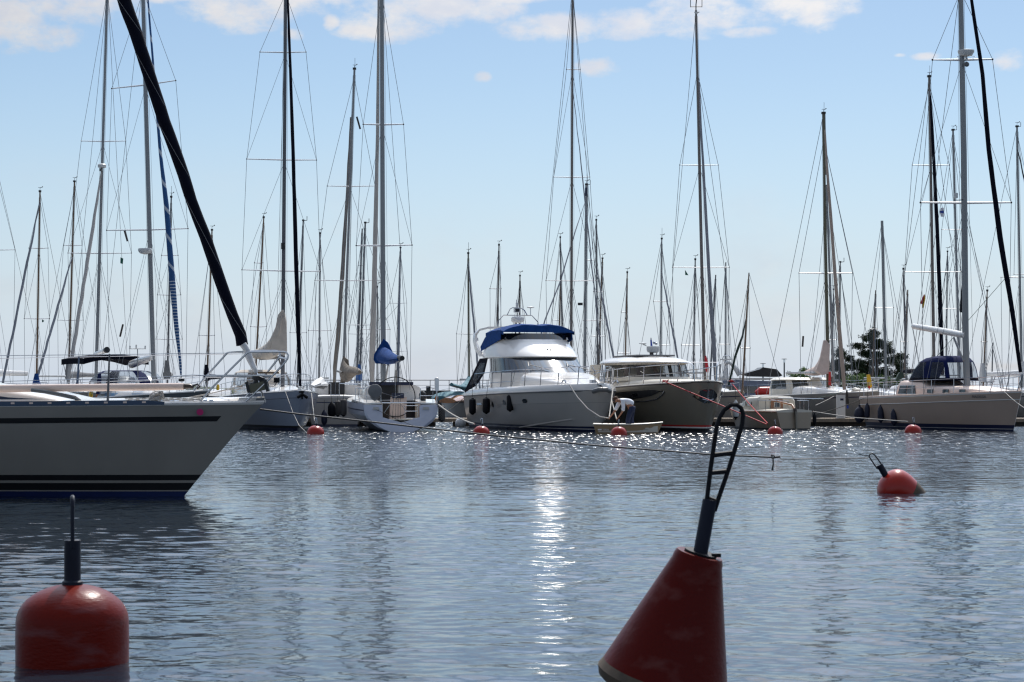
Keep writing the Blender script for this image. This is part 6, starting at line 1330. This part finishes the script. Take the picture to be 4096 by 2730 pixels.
# ---------------------------------------------------------------- trees on the shore
def tree(name, label, px, ybase, d, blobs, nleaf, m, trunk=True, seed=1, size=.22, tips=None):
    rnd = random.Random(seed); base = P(px, ybase, d); o = thing(name, label, 'tree', base)
    mb = MB(); sc = d / F
    cr = [(P(x + rnd.uniform(-13, 13), y + rnd.uniform(-8, 8), d + rnd.uniform(-1.2, 1.2)), rx * sc * (.8 if m == 'needles' else 1), ry * sc * (1.05 if m == 'needles' else 1)) for x, y, rx, ry in blobs]
    if trunk:
        topc = max(cr, key=lambda q: q[0].z)[0]
        ptsT = [base, base.lerp(topc, .4) + V(.1, 0, 0), base.lerp(topc, .75) - V(.1, 0, 0), topc]
        mb.tube(ptsT, [.20, .15, .09, .03], 'bark', 8)
        for c, rx, ry in cr:
            zt = max(0, min(.95, (c.z - base.z) / (topc.z - base.z) - .06)); s0 = base.lerp(topc, zt)
            mb.tube([s0, s0.lerp(c, .6) + V(0, 0, .08), c], [.06, .04, .015], 'bark', 5)
    else:
        for c, rx, ry in cr: mb.tube([base, base.lerp(c, .6) + V(rnd.uniform(-.2, .2), 0, 0), c], [.05, .03, .01], 'bark', 5)
    mb.build('trunk', o)
    lf = MB(); tot_ = sum(rx * ry for _, rx, ry in cr)
    for c, rx, ry in cr:
        n = int(nleaf * rx * ry / tot_); tuft = [(rnd.gauss(0, .50), rnd.gauss(0, .55), rnd.gauss(0, .42)) for _ in range(max(5, n // 14))]
        for i in range(n):
            q = rnd.choice(tuft); p_ = c + V(q[0] * rx + rnd.gauss(0, .13), q[1] * rx + rnd.gauss(0, .13), q[2] * ry + rnd.gauss(0, .10))
            a = V(rnd.gauss(0, 1), rnd.gauss(0, 1), rnd.gauss(.3, 1)).normalized(); b_ = a.cross(V(rnd.gauss(0, 1), rnd.gauss(0, 1), rnd.gauss(0, 1))).normalized(); s_ = size * rnd.uniform(.5, 1.2)
            i0 = len(lf.v); lf.v += [p_ - a * s_, p_ + b_ * s_ * .28, p_ + a * s_, p_ - b_ * s_ * .28]; lf.f.append(((i0, i0 + 1, i0 + 2, i0 + 3), m, False))
    lf.build('crown', o)
pine = [(3500, 1335, 26, 16), (3470, 1350, 30, 12), (3525, 1365, 30, 14), (3440, 1378, 32, 11), (3490, 1385, 34, 13), (3550, 1385, 26, 12), (3455, 1410, 30, 11), (3510, 1415, 42, 13), (3562, 1415, 22, 12), (3600, 1425, 24, 14), (3430, 1445, 38, 12), (3490, 1450, 42, 13), (3555, 1450, 36, 14), (3606, 1455, 24, 14), (3405, 1470, 36, 12), (3460, 1478, 44, 13), (3530, 1482, 46, 14), (3595, 1482, 32, 13), (3500, 1505, 60, 12), (3575, 1508, 36, 13), (3440, 1505, 40, 12)]
tree('pine_tree', 'large dark pine tree behind the two small masts left of the beige yacht', 3512, 1562, 190, pine, 20000, 'needles', seed=3, size=.15)
pine2 = [(3368, 1400, 16, 13), (3360, 1425, 24, 11), (3382, 1440, 20, 11), (3352, 1452, 26, 11), (3380, 1468, 24, 11), (3350, 1482, 28, 11), (3376, 1498, 28, 11), (3352, 1515, 28, 12), (3385, 1530, 26, 12)]
tree('pine_tree', 'smaller dark pine tree just right of the tan furled sail', 3366, 1562, 200, pine2, 8000, 'needles', seed=8, size=.14)
tree('deciduous_bush', 'light green leafy treetop above the wheelhouse of the motorsailer', 3205, 1560, 210, [(3215, 1478, 16, 10), (3200, 1490, 22, 10), (3188, 1502, 20, 10), (3220, 1505, 24, 12), (3200, 1520, 30, 12)], 1700, 'leaves', False, 5, .15)
for i, (x, y, lab) in enumerate(((3415, 1518, 'rounded green bush left of the yellow rescue sling, under the pine'), (3450, 1512, 'green bush directly behind the yellow rescue sling'), (3530, 1530, 'green bush below the middle of the big pine'), (3580, 1530, 'green bush at the right foot of the big pine'))):
    tree('deciduous_bush', lab, x, 1566, 185, [(x, y, 32, 15), (x - 22, y + 10, 26, 13), (x + 22, y + 12, 26, 13), (x, y + 18, 40, 12)], 2600, 'leaves', False, 20 + i, .17)
# companionway, stern rails and gear of the stern-on white yacht with the taupe cover
o = [x for x in COL.objects if x.get('label', '').startswith('white yacht moored stern-on')][0]
Mo = MW[o.name]; Lb = 12.1
mb = MB(Mo); mb.box((3.3, .1, 1.75), (.06, .8, .75), 'black'); mb.build('companionway', o)
mb = MB(Mo)
for s in (1, -1):
    mb.tube([(.1, s * .2, 2.05), (.1, s * 1.1, 2.05), (1.4, s * 1.4, 2.05)], .02, 'steel', 6)
    for x, y in ((.1, .2), (.1, 1.1), (1.4, 1.4)): mb.tube([(x, s * y, 1.4), (x, s * y, 2.05)], .018, 'steel', 6)
mb.tube([(.1, -.2, 1.5), (.1, .2, 1.5)], .018, 'steel', 6); mb.build('pushpit', o)
# ---------------------------------------------------------------- loose gear on rails and decks
def gear(name, label, cat, px, y0, y1, d, w, mats, lean=0.0):
    sc = d / F; n = 6; mb = MB(); pts = [P(px + lean * i / n, lerp(y1, y0, i / n), d) for i in range(n + 1)]
    r = w * sc / 2; mb.tube(pts, [r * .6, r, r * 1.05, r * .95, r * 1.0, r * .8, r * .45], mats[0], 10)
    if len(mats) > 1: mb.tube([pts[0] - V(0, 0, .12), pts[1]], r * .7, mats[1], 8)
    return tag(mb.build(name, loc=pts[0]), label, cat)
gear('rescue_sling', 'yellow rescue sling on the stern rail left, just under the pink-white pole', 'rescue gear', 362, 1558, 1592, 94.5, 16, ['yellow', 'orange'], 5)
gear('sail_bag', 'orange bag lying on the grey yacht side deck, right of the yellow sling', 'bag', 388, 1574, 1596, 93.5, 14, ['orange'], 6)
gear('lifebuoy_case', 'small orange-yellow case on a rail seen through the near pulpit', 'rescue gear', 871, 1538, 1562, 95, 13, ['yellow'], 1)
gear('outboard_motor', 'dark outboard motor clamped on the right stern rail of the white open-transom yacht', 'motor', 1694, 1566, 1602, 85.5, 30, ['black', 'hull_steel'], -6)
gear('lifebuoy_case', 'amber case on the stern rail right of the outboard motor', 'rescue gear', 1746, 1584, 1604, 85.8, 14, ['varnish'], 0)
gear('rope_bundle', 'brown rope bundle hanging at the bow of the motorsailer right of the pedestal', 'rope', 3391, 1560, 1625, 98.5, 11, ['rope_dark', 'blue_flag'], -4)
gear('sail_bag', 'rolled cream sail lying on the motorsailer foredeck beside the pedestal', 'bag', 3425, 1552, 1578, 99.5, 44, ['cream'], 4)
gear('halyard_bundle', 'red rope bundle hung on the grey mast behind the cabin cruiser', 'rope', 2830, 1424, 1490, 103.2, 13, ['rope_red'], -8)
